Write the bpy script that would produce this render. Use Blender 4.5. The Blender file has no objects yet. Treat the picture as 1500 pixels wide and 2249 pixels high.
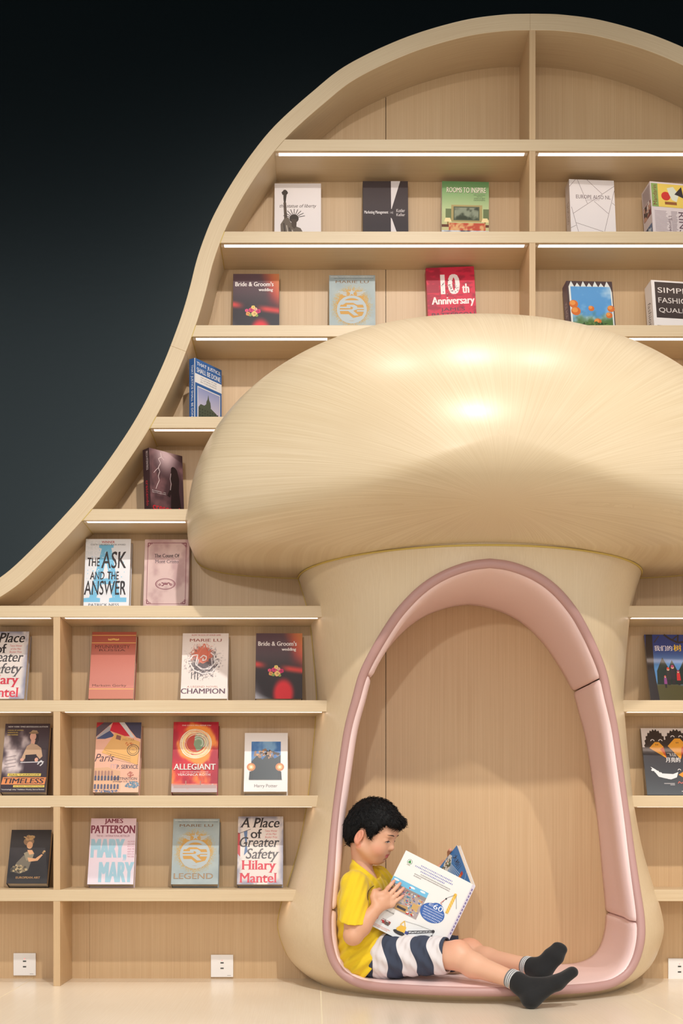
import bpy, bmesh, math, random
import numpy as np
from mathutils import Vector, Matrix

# ---------------------------------------------------------------- camera, light, exposure
S = bpy.context.scene
COL = S.collection
FPX, CX, CY = 2760.0, 690.0, 1800.0        # focal length and principal point in pixels of the 1500x2249 photograph
CAMY, CAMZ = -4.6, 0.61                    # bookcase front is the plane Y=0, the platform floor is Z=0

cam_d = bpy.data.cameras.new('camera')
cam = bpy.data.objects.new('camera', cam_d)
COL.objects.link(cam)
cam.location = (0, CAMY, CAMZ)
cam.rotation_euler = (math.pi / 2, 0, 0)
cam_d.sensor_fit = 'AUTO'
cam_d.sensor_width = 36
cam_d.lens = FPX * 36 / 2249
cam_d.shift_x = (750 - CX) / 2249
cam_d.shift_y = (CY - 1124.5) / 2249
cam_d.clip_end = 100
S.camera = cam

W = bpy.data.worlds.new('world')
S.world = W
W.use_nodes = True
bg = W.node_tree.nodes['Background']
bg.inputs[0].default_value = (0.97, 0.965, 0.96, 1)
bg.inputs[1].default_value = 0.93

def spot(name, loc, aim, power, size, blend, radius, col):
    d = bpy.data.lights.new(name, 'SPOT')
    d.energy = power
    d.spot_size = math.radians(size)
    d.spot_blend = blend
    d.shadow_soft_size = radius
    d.color = col
    o = bpy.data.objects.new(name, d)
    COL.objects.link(o)
    o.location = loc
    o.rotation_euler = (Vector(aim) - Vector(loc)).to_track_quat('-Z', 'Y').to_euler()
    return o

WARM = (1.0, 0.96, 0.91)
spot('track_spotlight', (0.38, -3.3, 3.95), (0.15, -0.35, 0.25), 385, 97, 1.0, 0.045, WARM)
spot('track_spotlight', (2.05, -2.97, 3.67), (2.05, -0.3, 0.6), 190, 56, 0.6, 0.045, WARM)
spot('track_spotlight', (-1.0, -8.0, 2.6), (0.4, 0, 0.8), 330, 42, 0.6, 0.10, WARM)
for lx, lp in ((-0.35, 50), (0.62, 76), (1.45, 76)):      # ceiling downlights above the cap
    spot('overhead_spot', (lx, -0.42, 4.75), (lx, -0.55, 2.0), lp, 44, 0.8, 0.22, WARM)
for lx in (-0.95, 2.35):                                     # added fill over the platform in front of the shelves, brightens the floor
    spot('overhead_spot', (lx, -1.6, 4.75), (lx, -0.8, 0.0), 300, 42, 0.9, 0.09, WARM)

S.view_settings.view_transform = 'Standard'
S.view_settings.look = 'None'
S.view_settings.gamma = 1
S.view_settings.use_curve_mapping = False
S.view_settings.exposure = 0.04

# ---------------------------------------------------------------- helpers
def P(px, py, Y):
    d = Y - CAMY
    return np.array([(px - CX) * d / FPX, Y, CAMZ - (py - CY) * d / FPX])

def lin(c):
    c = [x / 255 for x in c[:3]]
    return tuple(x / 12.92 if x <= 0.04045 else ((x + 0.055) / 1.055) ** 2.4 for x in c)

def catmull(pts, n):
    p = np.array(pts, float)
    p = np.vstack([2 * p[0] - p[1], p, 2 * p[-1] - p[-2]])
    seg = len(p) - 3
    out = []
    for i in range(seg):
        m = max(2, int(math.ceil(n / seg)))
        for t in np.linspace(0, 1, m, endpoint=False):
            a, b, c, d = p[i], p[i + 1], p[i + 2], p[i + 3]
            out.append(0.5 * (2 * b + (c - a) * t + (2 * a - 5 * b + 4 * c - d) * t * t + (3 * b - a - 3 * c + d) * t ** 3))
    out.append(p[-2])
    return np.array(out)

def resample(p, n, closed=False):
    if closed:
        p = np.vstack([p, p[:1]])
    d = np.r_[0, np.cumsum(np.linalg.norm(np.diff(p, axis=0), axis=1))]
    s = np.linspace(0, d[-1], n + 1 if closed else n)
    if closed:
        s = s[:-1]
    return np.stack([np.interp(s, d, p[:, k]) for k in range(p.shape[1])], 1)

def worldloc(o):
    v = Vector((0, 0, 0))
    while o is not None:
        v += o.location
        o = o.parent
    return v

def mk(name, verts, faces, mat, parent=None, smooth=False, bevel=0.0, uv=None, local=False, kind=None):
    me = bpy.data.meshes.new(name)
    me.from_pydata([tuple(map(float, v)) for v in verts], [], [tuple(map(int, f)) for f in faces])
    me.update()
    mats = mat if isinstance(mat, (list, tuple)) else [mat]
    for m in mats:
        me.materials.append(m)
    if uv is not None:
        l = me.uv_layers.new(name='UVMap')
        idx = np.empty(len(me.loops), np.int32)
        me.loops.foreach_get('vertex_index', idx)
        l.data.foreach_set('uv', np.asarray(uv, np.float32)[idx].ravel())
    if smooth:
        me.polygons.foreach_set('use_smooth', np.ones(len(me.polygons), bool))
    o = bpy.data.objects.new(name, me)
    COL.objects.link(o)
    if parent is not None:
        o.parent = parent
        if not local:
            o.location = -worldloc(parent)
    if bevel:
        b = o.modifiers.new('bevel', 'BEVEL')
        b.width = bevel
        b.segments = 2
        b.limit_method = 'ANGLE'
        b.angle_limit = math.radians(40)
        b.harden_normals = False
    if kind:
        o['kind'] = kind
    return o

def thing(name, label, cat, loc=(0, 0, 0), group=None):
    o = bpy.data.objects.new(name, None)
    COL.objects.link(o)
    o.location = loc
    o.empty_display_size = 0.05
    o['label'] = label
    o['category'] = cat
    if group:
        o['group'] = group
    return o

def tag(o, label, cat, group=None):
    o['label'] = label
    o['category'] = cat
    if group:
        o['group'] = group
    return o

BOXF = [(0, 3, 2, 1), (4, 5, 6, 7), (0, 1, 5, 4), (1, 2, 6, 5), (2, 3, 7, 6), (3, 0, 4, 7)]
def boxv(x0, x1, y0, y1, z0, z1):
    return [(x0, y0, z0), (x1, y0, z0), (x1, y1, z0), (x0, y1, z0), (x0, y0, z1), (x1, y0, z1), (x1, y1, z1), (x0, y1, z1)]

def box(name, x0, x1, y0, y1, z0, z1, mat, parent=None, bevel=0.0, **k):
    return mk(name, boxv(x0, x1, y0, y1, z0, z1), BOXF, mat, parent, bevel=bevel, **k)

def gridfaces(n, m, closed_n=False, closed_m=False, off=0):
    f = []
    for i in range(n if closed_n else n - 1):
        for j in range(m if closed_m else m - 1):
            a = i * m + j; b = i * m + (j + 1) % m
            c = ((i + 1) % n) * m + (j + 1) % m; d = ((i + 1) % n) * m + j
            f.append((a + off, b + off, c + off, d + off))
    return f

def tube(path, r, nseg=8, closed=False):
    path = np.array(path, float)
    n = len(path)
    if closed:
        tan = np.roll(path, -1, 0) - np.roll(path, 1, 0)
    else:
        tan = np.gradient(path, axis=0)
    tan /= np.linalg.norm(tan, axis=1)[:, None]
    ref = np.array([0.03, 1, 0.05])
    V = []
    r = np.broadcast_to(r, (n,))
    for i in range(n):
        u = np.cross(tan[i], ref)
        if np.linalg.norm(u) < 1e-4:
            u = np.cross(tan[i], [1, 0, 0])
        u /= np.linalg.norm(u)
        v = np.cross(tan[i], u)
        for k in range(nseg):
            a = 2 * math.pi * k / nseg
            V.append(path[i] + r[i] * (math.cos(a) * u + math.sin(a) * v))
    F = gridfaces(n, nseg, closed, True)
    if not closed:
        F.append(tuple(range(nseg)))
        F.append(tuple(range((n - 1) * nseg, n * nseg))[::-1])
    return V, F

# ---------------------------------------------------------------- materials
def newmat(name):
    m = bpy.data.materials.new(name)
    m.use_nodes = True
    nt = m.node_tree
    b = nt.nodes['Principled BSDF']
    return m, nt, b

def plain(name, c, rough=0.5, metal=0.0, spec=0.5, coat=0.0, emit=None, estr=0.0, sheen=0.0, sub=0.0):
    m, nt, b = newmat(name)
    b.inputs['Base Color'].default_value = (*lin(c), 1)
    b.inputs['Roughness'].default_value = rough
    b.inputs['Metallic'].default_value = metal
    b.inputs['Specular IOR Level'].default_value = spec
    b.inputs['Coat Weight'].default_value = coat
    b.inputs['Sheen Weight'].default_value = sheen
    b.inputs['Subsurface Weight'].default_value = sub
    if emit:
        b.inputs['Emission Color'].default_value = (*lin(emit), 1)
        b.inputs['Emission Strength'].default_value = estr
    return m

def wood(name, c1, c2, scale, src='Object', rough=0.42, bump=0.06, metal=0.0, coat=0.0, low=0.35, high=0.68, coat_rough=0.2, blotch=0.12, spec=0.5):
    """fine-lined veneer: noise stretched along the grain, plus a slow blotchy variation"""
    m, nt, b = newmat(name)
    N, L = nt.nodes, nt.links
    tc = N.new('ShaderNodeTexCoord')
    mp = N.new('ShaderNodeMapping')
    mp.inputs['Scale'].default_value = scale
    L.new(tc.outputs[src], mp.inputs[0])
    n1 = N.new('ShaderNodeTexNoise')
    n1.inputs['Scale'].default_value = 1.0
    n1.inputs['Detail'].default_value = 3.0
    n1.inputs['Roughness'].default_value = 0.6
    L.new(mp.outputs[0], n1.inputs['Vector'])
    r = N.new('ShaderNodeValToRGB')
    r.color_ramp.elements[0].position = low
    r.color_ramp.elements[0].color = (*lin(c1), 1)
    r.color_ramp.elements[1].position = high
    r.color_ramp.elements[1].color = (*lin(c2), 1)
    L.new(n1.outputs['Fac'], r.inputs[0])
    n2 = N.new('ShaderNodeTexNoise')
    n2.inputs['Scale'].default_value = 1.7
    n2.inputs['Detail'].default_value = 2.0
    L.new(tc.outputs['Object'], n2.inputs['Vector'])
    mx = N.new('ShaderNodeMix')
    mx.data_type = 'RGBA'
    mx.blend_type = 'MULTIPLY'
    mr = N.new('ShaderNodeMapRange')
    mr.inputs['From Min'].default_value = 0.3
    mr.inputs['From Max'].default_value = 0.7
    mr.inputs['To Min'].default_value = 0.0
    mr.inputs['To Max'].default_value = 1.0
    L.new(n2.outputs['Fac'], mr.inputs[0])
    L.new(mr.outputs[0], mx.inputs['Factor'])
    L.new(r.outputs[0], mx.inputs['A'])
    mx.inputs['B'].default_value = (1 - blotch * 0.6, 1 - blotch * 0.8, 1 - blotch, 1)
    L.new(mx.outputs['Result'], b.inputs['Base Color'])
    b.inputs['Roughness'].default_value = rough
    b.inputs['Metallic'].default_value = metal
    b.inputs['Coat Weight'].default_value = coat
    b.inputs['Coat Roughness'].default_value = coat_rough
    b.inputs['Specular IOR Level'].default_value = spec
    bp = N.new('ShaderNodeBump')
    bp.inputs['Strength'].default_value = bump
    bp.inputs['Distance'].default_value = 0.002
    L.new(n1.outputs['Fac'], bp.inputs['Height'])
    L.new(bp.outputs[0], b.inputs['Normal'])
    return m

M = {}
M['panel'] = wood('veneer_vertical', (197, 164, 123), (208, 178, 137), (420, 420, 2.2))
M['shelf'] = wood('veneer_horizontal', (208, 184, 148), (217, 196, 161), (2.5, 330, 330))
M['frame'] = wood('veneer_frame', (208, 184, 149), (217, 196, 161), (3.0, 330, 1), src='UV')
M['stem'] = wood('veneer_stem', (218, 196, 161), (225, 205, 172), (380, 380, 2.0), rough=0.40, coat=0.1)
M['cap'] = wood('brushed_lacquer', (212, 190, 154), (224, 205, 172), (520, 2.0, 1), src='UV', rough=0.40, metal=0.04, coat=0.14, bump=0.05, coat_rough=0.25, spec=0.45)
M['floor'] = wood('floor_veneer', (233, 219, 196), (239, 227, 206), (300, 3, 3), rough=0.30, coat=0.2, bump=0.03)
M['joint'] = plain('joint_filler', (232, 220, 190), 0.7)
M['sealant'] = plain('sealant', (205, 178, 92), 0.45)
M['pink'] = plain('pink_leather', (242, 213, 209), 0.42, spec=0.4)
M['pink_rim'] = plain('pink_piping', (184, 144, 138), 0.40, spec=0.4)
M['led'] = plain('led_strip', (255, 240, 232), 0.5, emit=(255, 230, 216), estr=3.1)
M['led_end'] = plain('led_end', (235, 225, 215), 0.4)
M['black'] = plain('black_plastic', (14, 14, 14), 0.4)
M['white_plastic'] = plain('white_plastic', (236, 232, 228), 0.22)
M['ceiling'] = plain('black_ceiling', (4, 4, 4), 0.9)

m, nt, b = newmat('dark_wall_paint')
b.inputs['Base Color'].default_value = (0.0020, 0.0044, 0.0056, 1)
b.inputs['Roughness'].default_value = 0.27
b.inputs['Specular IOR Level'].default_value = 0.46
b.inputs['Specular Tint'].default_value = (0.80, 0.96, 1.0, 1)
nz = nt.nodes.new('ShaderNodeTexNoise'); nz.inputs['Scale'].default_value = 260
bp = nt.nodes.new('ShaderNodeBump'); bp.inputs['Strength'].default_value = 0.05; bp.inputs['Distance'].default_value = 0.002
nt.links.new(nz.outputs['Fac'], bp.inputs['Height']); nt.links.new(bp.outputs[0], b.inputs['Normal'])
M['wall'] = m

# ---------------------------------------------------------------- the room
BACK = 0.225                                # front of the bookcase back panel
o = box('wall_back', -7, 8, BACK + 0.03, BACK + 0.15, -0.05, 5.6, M['wall'])
o['kind'] = 'structure'; tag(o, 'dark blue-black painted wall behind the bookcase', 'wall')
fl = box('floor', -7, 8, -6.5, BACK + 0.03, -0.08, -0.0006, M['joint'])
fl['kind'] = 'structure'; tag(fl, 'pale wood veneer platform floor with thin light joints', 'floor')
xs = [0.0235 + 1.1 * k for k in range(-6, 7)]
for i in range(len(xs) - 1):
    box('floor_panel', xs[i] + 0.0022, xs[i + 1] - 0.0022, -6.45, BACK + 0.02, -0.0006, 0.0, M['floor'], fl)
o = box('ceiling', -7, 8, -5.2, BACK + 0.15, 5.0, 5.1, M['ceiling'])
o['kind'] = 'structure'; tag(o, 'black ceiling high above the bookcase', 'ceiling')

# ---------------------------------------------------------------- bookcase
XH = 0.799                                  # axis of the hill-shaped bookcase
OUT = [(-420, 1356), (-300, 1352), (-190, 1342), (-90, 1313), (0, 1268), (80, 1196), (160, 1111), (202, 1059), (240, 1008), (285, 941), (320, 880), (352, 813),
       (374, 760), (399, 691), (417, 629.6), (431, 573.6), (447, 525.5), (468, 475), (505, 408), (553.5, 336), (607, 272), (687, 200),
       (764, 141), (887, 83), (1009, 46), (1101, 32), (1169.5, 29.5)]
half = np.array([[(x - CX) / 600, CAMZ - (y - CY) / 600] for x, y in OUT])
outer = catmull(half, 300)
outer = np.vstack([outer, np.stack([2 * XH - outer[-2::-1, 0], outer[-2::-1, 1]], 1)])
outer = resample(outer, 420)
tg = np.gradient(outer, axis=0); tg /= np.linalg.norm(tg, axis=1)[:, None]
nrm = np.stack([tg[:, 1], -tg[:, 0]], 1)    # points into the hill
FT = 0.061
inner = outer + nrm * FT
XL, XR = half[0, 0], 2 * XH - half[0, 0]

bk = thing('bookcase', 'tall pale wood bookcase shaped like a hill with a curved top', 'bookcase', (XH, 0.1, 0))
arc = np.r_[0, np.cumsum(np.linalg.norm(np.diff(outer, axis=0), axis=1))]
def frame_segment(i0, i1):
    V, UV = [], []
    for i in range(i0, i1 + 1):
        for (q, y, v) in ((outer[i], 0.0, 0.0), (inner[i], 0.0, FT), (inner[i], BACK + 0.02, FT + BACK), (outer[i], BACK + 0.02, -BACK)):
            V.append((q[0], y, q[1])); UV.append((arc[i], v))
    n = i1 - i0 + 1
    F = gridfaces(n, 4, False, True) + [(3, 2, 1, 0), tuple(range(4 * n - 4, 4 * n))]
    return mk('frame_segment', V, F, M['frame'], bk, uv=UV, bevel=0.0015)
ia = int(np.argmin(np.hypot(outer[:, 0] - (378 - CX) / 600, outer[:, 1] - (CAMZ + (CY - 755) / 600))))
it = int(np.argmin(np.abs(outer[:, 0] - XH)))
ib = len(outer) - 1 - ia
for a, c in ((0, ia), (ia, it), (it, ib), (ib, len(outer) - 1)):
    frame_segment(a, c)

def inner_x(z, side=-1):
    """x of the frame's inner edge at height z"""
    k = it + 1
    x = np.interp(z, np.maximum.accumulate(inner[:k, 1]), inner[:k, 0])
    return x if side < 0 else 2 * XH - x

# back panel boards
mid = (outer + inner) / 2
def ztop(x):
    return np.interp(x, mid[:, 0], mid[:, 1])
seams = [XL + 0.02, -0.863, 0.275, 1.413, 2.461, XR - 0.02]
for i in range(len(seams) - 1):
    a, c = seams[i] + (0.0012 if i == 2 else 0.0003), seams[i + 1] - (0.0012 if i == 1 else 0.0003)
    X = np.linspace(a, c, 60)
    V = []
    for x in X:
        zt = float(ztop(x))
        V += [(x, BACK, 0.0), (x, BACK, zt), (x, BACK + 0.018, zt), (x, BACK + 0.018, 0.0)]
    F = gridfaces(60, 4, False, True) + [(3, 2, 1, 0), tuple(range(236, 240))]
    mk('back_board', V, F, M['panel'], bk)

# mushroom stem: half-ellipse plan, width w(z) and forward reach F(z)
XC = 0.589
_w = np.array([(0, .585), (.03, .632), (.07, .676), (.12, .705), (.2, .728), (.28, .716), (.35, .693), (.5, .648), (.66, .617), (.8, .600), (1.0, .582), (1.1, .580), (1.35, .602), (1.45, .623), (1.54, .652)])
_f = np.array([(0, .385), (.03, .437), (.06, .460), (.12, .476), (.2, .480), (.35, .470), (.7, .440), (1.0, .418), (1.3, .395), (1.54, .378)])
def smooth_tab(tab):
    c = catmull(tab, 200)
    return lambda z: np.interp(z, c[:, 0], c[:, 1])
stem_w, stem_f = smooth_tab(_w), smooth_tab(_f)
def stem_y(x, z):
    q = np.clip((np.asarray(x) - XC) / stem_w(z), -1, 1)
    return BACK - (BACK + stem_f(z)) * np.sqrt(1 - q * q)
def stem_x(y, z, side):
    q = np.clip((BACK - y) / (BACK + stem_f(z)), 0, 1)
    return XC + side * stem_w(z) * math.sqrt(1 - q * q)

# mushroom cap outline
XK, CAPZ, CAPW, CAPH, CAPB, CAPP, CAPD = 0.566, 1.673, 1.0265, 0.70, 1.533, 1.75, 0.88
def cap_outline(th, nl=4.6):
    c, s = math.cos(th), math.sin(th)
    if s >= 0:
        n = 2.14; h = CAPH
    else:
        n = nl; h = CAPZ - CAPB
    return (XK + CAPW * math.copysign(abs(c) ** (2 / n), c), CAPZ + h * math.copysign(abs(s) ** (2 / n), s))
def cap_x(z, side):
    z = max(min(z, CAPZ + CAPH - 1e-4), CAPB + 1e-4)
    q = (z - CAPZ) / (CAPH if z >= CAPZ else CAPZ - CAPB)
    n = 2.14 if z >= CAPZ else 4.6
    return XK + side * CAPW * (1 - abs(q) ** n) ** (1 / n)

ST = 0.042
SHELF_TOP = [None, 3.100, 2.763, 2.420, 2.085, 1.747, 1.393, 1.047, 0.698, 0.353]
def hexa(name, xlt, xlb, xrtf, xrtb, xrbf, xrbb, z1, mat, parent, bev=0.0015):
    z0 = z1 - ST
    V = [(xlb[0], 0, z0), (xrbf, 0, z0), (xrbb, BACK, z0), (xlb[1], BACK, z0), (xlt[0], 0, z1), (xrtf, 0, z1), (xrtb, BACK, z1), (xlt[1], BACK, z1)]
    return mk(name, V, BOXF, mat, parent, bevel=bev)
def strip(shelf, x0, x1, z1):
    z = z1 - ST
    o = box('light_strip', x0 + 0.014, x1 - 0.014, 0.015, 0.036, z - 0.0004, z + 0.004, M['led'], shelf)
    for xa in (x0 + 0.002, x1 - 0.014):
        box('strip_end', xa, xa + 0.012, 0.017, 0.034, z - 0.0005, z + 0.004, M['led_end'], shelf)
DIV = 0.0122
for k in range(1, 10):
    z1 = SHELF_TOP[k]; z0 = z1 - ST
    if k <= 3:
        a, c = inner_x(z1), inner_x(z0)
        sh = hexa('shelf', (a, a), (c, c), 2 * XH - a, 2 * XH - a, 2 * XH - c, 2 * XH - c, z1, M['shelf'], bk)
        if k < 3:
            strip(sh, c, XH - DIV, z1); strip(sh, XH + DIV, 2 * XH - c, z1)
        else:
            strip(sh, c, 0.062, z1); strip(sh, 2 * XK - 0.062, 2 * XH - c, z1)
        continue
    if k <= 5:
        a, c = inner_x(z1), inner_x(z0)
        e = cap_x(z1, -1) + 0.012; g = cap_x(z0, -1) + 0.012
        sh = hexa('shelf', (a, a), (c, c), e, e, g, g, z1, M['shelf'], bk); strip(sh, c, g - 0.012, z1)
        e2 = 2 * XK - e; g2 = 2 * XK - g; a2 = 2 * XH - a; c2 = 2 * XH - c
        sh = hexa('shelf', (e2, e2), (g2, g2), a2, a2, c2, c2, z1, M['shelf'], bk); strip(sh, g2 + 0.012, c2, z1)
        continue
    def ends(side, z):
        return stem_x(0, z, side) - side * 0.014, stem_x(BACK, z, side) - side * 0.014
    x0 = -1.20 if k == 6 else XL + 0.04
    lt, lb = ends(-1, z1), ends(-1, z0)
    sh = hexa('shelf', (x0, x0), (x0, x0), lt[0], lt[1], lb[0], lb[1], z1, M['shelf'], bk)
    strip(sh, x0, -0.955, z1); strip(sh, -0.930, lb[0] - 0.016, z1)
    rt, rb = ends(1, z1), ends(1, z0)
    x1 = 2 * XH - x0
    sh = hexa('shelf', rt, rb, x1, x1, x1, x1, z1, M['shelf'], bk)
    strip(sh, rb[0] + 0.016, 2 * XH + 0.930, z1); strip(sh, 2 * XH + 0.955, x1, z1)
# yellowed sealant where the shelves meet the curved frame
for k in range(2, 6):
    z1 = SHELF_TOP[k]; z0 = z1 - ST
    for sd in (-1, 1):
        p1 = (float(inner_x(z1, sd)), -0.0004, z1); p0 = (float(inner_x(z0, sd)) - sd * 0.001, -0.0004, z0 - 0.0006)
        V, F = tube([p1, p0, (p0[0], BACK - 0.002, z0 - 0.0006)], 0.0013, 5)
        mk('sealant_bead', V, F, M['sealant'], bk)
# uprights
lev = [SHELF_TOP[6] - ST, SHELF_TOP[7], SHELF_TOP[7] - ST, SHELF_TOP[8], SHELF_TOP[8] - ST, SHELF_TOP[9], SHELF_TOP[9] - ST, 0.0]
for sx in (0, 1):
    x0, x1 = (-0.955, -0.930) if not sx else (2 * XH + 0.930, 2 * XH + 0.955)
    for j in range(4):
        box('divider', x0, x1, 0.0005, BACK, lev[2 * j + 1], lev[2 * j], M['panel'], bk, bevel=0.001)
ups = [(float(inner[it, 1]) + 0.004, SHELF_TOP[1]), (SHELF_TOP[1] - ST, SHELF_TOP[2]), (SHELF_TOP[2] - ST, SHELF_TOP[3])]
for zt, zb in ups:
    box('divider', XH - 0.0115, XH + 0.0115, 0.0005, BACK, zb, zt, M['panel'], bk, bevel=0.001)
box('side_panel', XL + 0.0, XL + 0.04, 0, BACK + 0.018, 0, SHELF_TOP[6] - 0.06, M['panel'], bk, bevel=0.001)
box('side_panel', XR - 0.04, XR, 0, BACK + 0.018, 0, SHELF_TOP[6] - 0.06, M['panel'], bk, bevel=0.001)

# ---------------------------------------------------------------- mushroom nook
mu = thing('mushroom_nook', 'giant mushroom-shaped reading nook with a glossy cap and arched pink padded opening', 'reading nook', (XC, -0.1, 0))

# cap
NT = 220
ths = [2 * math.pi * k / NT for k in range(NT)]
B = np.array([cap_outline(t) for t in ths])
rows, UV = [], []
for y in (BACK, 0.11, 0.0):
    rows.append(np.stack([B[:, 0], np.full(NT, y), B[:, 1]], 1))
NR = 44
# meridians run to a low nose; cross-sections get rounder towards it
fine = np.array([cap_outline(2 * math.pi * k / 2000) for k in range(2000)]) - [XK, CAPP]
fa = np.arctan2(fine[:, 1], fine[:, 0]); frr = np.linalg.norm(fine, axis=1)
oo = np.argsort(fa); fa, frr = fa[oo], frr[oo]
phi_g = np.linspace(-math.pi, math.pi, 720, endpoint=False)
Rg = np.interp(phi_g, np.r_[fa[-1] - 2 * math.pi, fa, fa[0] + 2 * math.pi], np.r_[frr[-1], frr, frr[0]])
fr_ = np.fft.rfftfreq(720, 1 / 720.0)
bphi = np.arctan2(B[:, 1] - CAPP, B[:, 0] - XK)
for j in range(1, NR):
    t = j / NR
    g, y = math.cos(t * math.pi / 2), -CAPD * math.sin(t * math.pi / 2)
    sg = math.radians(24) * t ** 1.2
    Rt = np.fft.irfft(np.fft.rfft(Rg) * np.exp(-0.5 * (fr_ * sg) ** 2), 720)
    sn = math.sin(t * math.pi / 2)
    wl = np.clip(-np.sin(bphi) / 0.5, 0, 1); wl = wl * wl * (3 - 2 * wl)
    rr = np.interp(bphi, np.r_[phi_g, math.pi], np.r_[Rt, Rt[0]]) * (g * (1 - wl) + (1 - sn ** 2.5) ** (1 / 2.5) * wl)
    rows.append(np.stack([XK + rr * np.cos(bphi), np.full(NT, y), CAPP + rr * np.sin(bphi)], 1))
G = np.array(rows)                          # relax the nose so that top and underside flow into each other
G = np.concatenate([G, np.broadcast_to(np.array([XK, -CAPD, CAPP]), (1, NT, 3))], 0)
msk = np.clip((np.arange(len(G)) - 13) / 12.0, 0, 1)[:, None, None] * 0.5
for _ in range(320):
    nb = (np.roll(G, 1, 1) + np.roll(G, -1, 1)) * 0.25
    vert = np.zeros_like(G)
    vert[1:-1] = (G[2:] + G[:-2]) * 0.25
    vert[-1] = (G[-2] + np.roll(G[-2], NT // 2, 0)) * 0.25
    vert[0] = G[0] * 0.5
    G = G * (1 - msk) + msk * (nb + vert)
    G[-1] = G[-1].mean(0)
V = G[:-1].reshape(-1, 3)
tip = G[-1, 0]
for j in range(len(rows)):
    for i in range(NT):
        UV.append((abs(math.atan2(V[j * NT + i, 2] - 1.60, V[j * NT + i, 0] - XK)) / math.pi, math.hypot(V[j * NT + i, 2] - 1.60, V[j * NT + i, 0] - XK)))
F = gridfaces(len(rows), NT, False, True)
V = np.vstack([V, [tip]]); UV.append((0.5, 1.0))
last = (len(rows) - 1) * NT
F += [(last + i, last + (i + 1) % NT, len(V) - 1) for i in range(NT)]
mk('cap', V, F, M['cap'], mu, smooth=True, uv=UV)
bead = [(x, BACK - 0.002, z) for x, z in B if z < CAPZ + 0.05]
bead.sort(key=lambda p: math.atan2(p[2] - 1.9, p[0] - XC))
V, F = tube(bead, 0.003, 6)
mk('sealant_bead', V, F, M['sealant'], mu, smooth=True)

# opening contour, straight through along Y (traced from where the lining meets the back panel)
RB = [(1027, 1329), (1060, 1333), (1095, 1343), (1126, 1357), (1153, 1375), (1178, 1398), (1201, 1425), (1231, 1471), (1257, 1520), (1271, 1568), (1286, 1626), (1298, 1704), (1312, 1810),
      (1322, 1920), (1328, 1985), (1329, 2020), (1325, 2050), (1316, 2078), (1300, 2099), (1274, 2112), (1240, 2116.5), (1180, 2116.5), (1100, 2116.5), (1027, 2116.5)]
rh = np.array([P(x, y, BACK)[[0, 2]] for x, y in RB])
rh[0, 0] = rh[-1, 0] = XC
rh = catmull(rh, 260)
cont = np.vstack([rh, np.stack([2 * XC - rh[-2:0:-1, 0], rh[-2:0:-1, 1]], 1)])
cont = resample(cont, 300, True)            # starts at the apex, runs down the right side
tgc = np.roll(cont, -1, 0) - np.roll(cont, 1, 0); tgc /= np.linalg.norm(tgc, axis=1)[:, None]
outn = np.stack([-tgc[:, 1], tgc[:, 0]], 1)
if np.dot(outn[0], [0, 1]) < 0:
    outn = -outn
SEATZ = float(cont[:, 1].min())
flare = 0.021 * np.clip(outn[:, 1], 0, 1) ** 1.5
front = cont + outn * flare[:, None]       # the opening widens a little towards the front at the top

# stem shell with the opening left free
ZT = CAPB + 0.024
hole = front + outn * 0.031
hole[:, 1] = np.maximum(hole[:, 1], 0.020)
def to_par(p):
    q = np.clip((p[:, 0] - XC) / stem_w(p[:, 1]), -1, 1)
    return np.stack([np.arccos(q) / math.pi, p[:, 1] / ZT], 1)
hp = to_par(hole)
cen = np.array([0.5, 0.45])
def ang(p):
    return np.arctan2(p[:, 1] - cen[1], p[:, 0] - cen[0])
ha = ang(hp); hr = np.linalg.norm(hp - cen, axis=1)
order = np.argsort(ha); ha, hr = ha[order], hr[order]
ha_e = np.r_[ha[-1] - 2 * math.pi, ha, ha[0] + 2 * math.pi]; hr_e = np.r_[hr[-1], hr, hr[0]]
corners = ang(np.array([[0, 0], [1, 0], [1, 1], [0, 1.0]]))
A = np.sort(np.r_[ha, corners])
NRAD = 26
V = np.zeros((NRAD, len(A), 3))
for i, a in enumerate(A):
    d = np.array([math.cos(a), math.sin(a)])
    r0 = np.interp(a, ha_e, hr_e)
    tx = ((1 if d[0] > 0 else 0) - cen[0]) / d[0] if abs(d[0]) > 1e-9 else 1e9
    tz = ((1 if d[1] > 0 else 0) - cen[1]) / d[1] if abs(d[1]) > 1e-9 else 1e9
    r1 = min(tx, tz)
    for j in range(NRAD):
        q = cen + d * (r0 + (r1 - r0) * j / (NRAD - 1))
        z = min(max(q[1], 0), 1) * ZT
        th = min(max(q[0], 0), 1) * math.pi
        V[j, i] = (XC + stem_w(z) * math.cos(th), BACK - (BACK + stem_f(z)) * math.sin(th), z)
mk('stem', V.reshape(-1, 3), gridfaces(NRAD, len(A), False, True), M['stem'], mu, smooth=True)
zb = CAPB
V, F = tube([(XC + stem_w(zb) * math.cos(t) * 1.002, BACK - (BACK + stem_f(zb)) * math.sin(t) * 1.002, zb - 0.001) for t in np.linspace(0.03, math.pi - 0.03, 90)], 0.0035, 6)
mk('sealant_bead', V, F, M['sealant'], mu, smooth=True)
for sd in (-1, 1):
    V, F = tube([(stem_x(BACK, z, sd) + sd * 0.001, BACK - 0.001, z) for z in np.linspace(0.02, 1.53, 80)], 0.0022, 6)
    mk('sealant_bead', V, F, M['sealant'], mu, smooth=True)

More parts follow.
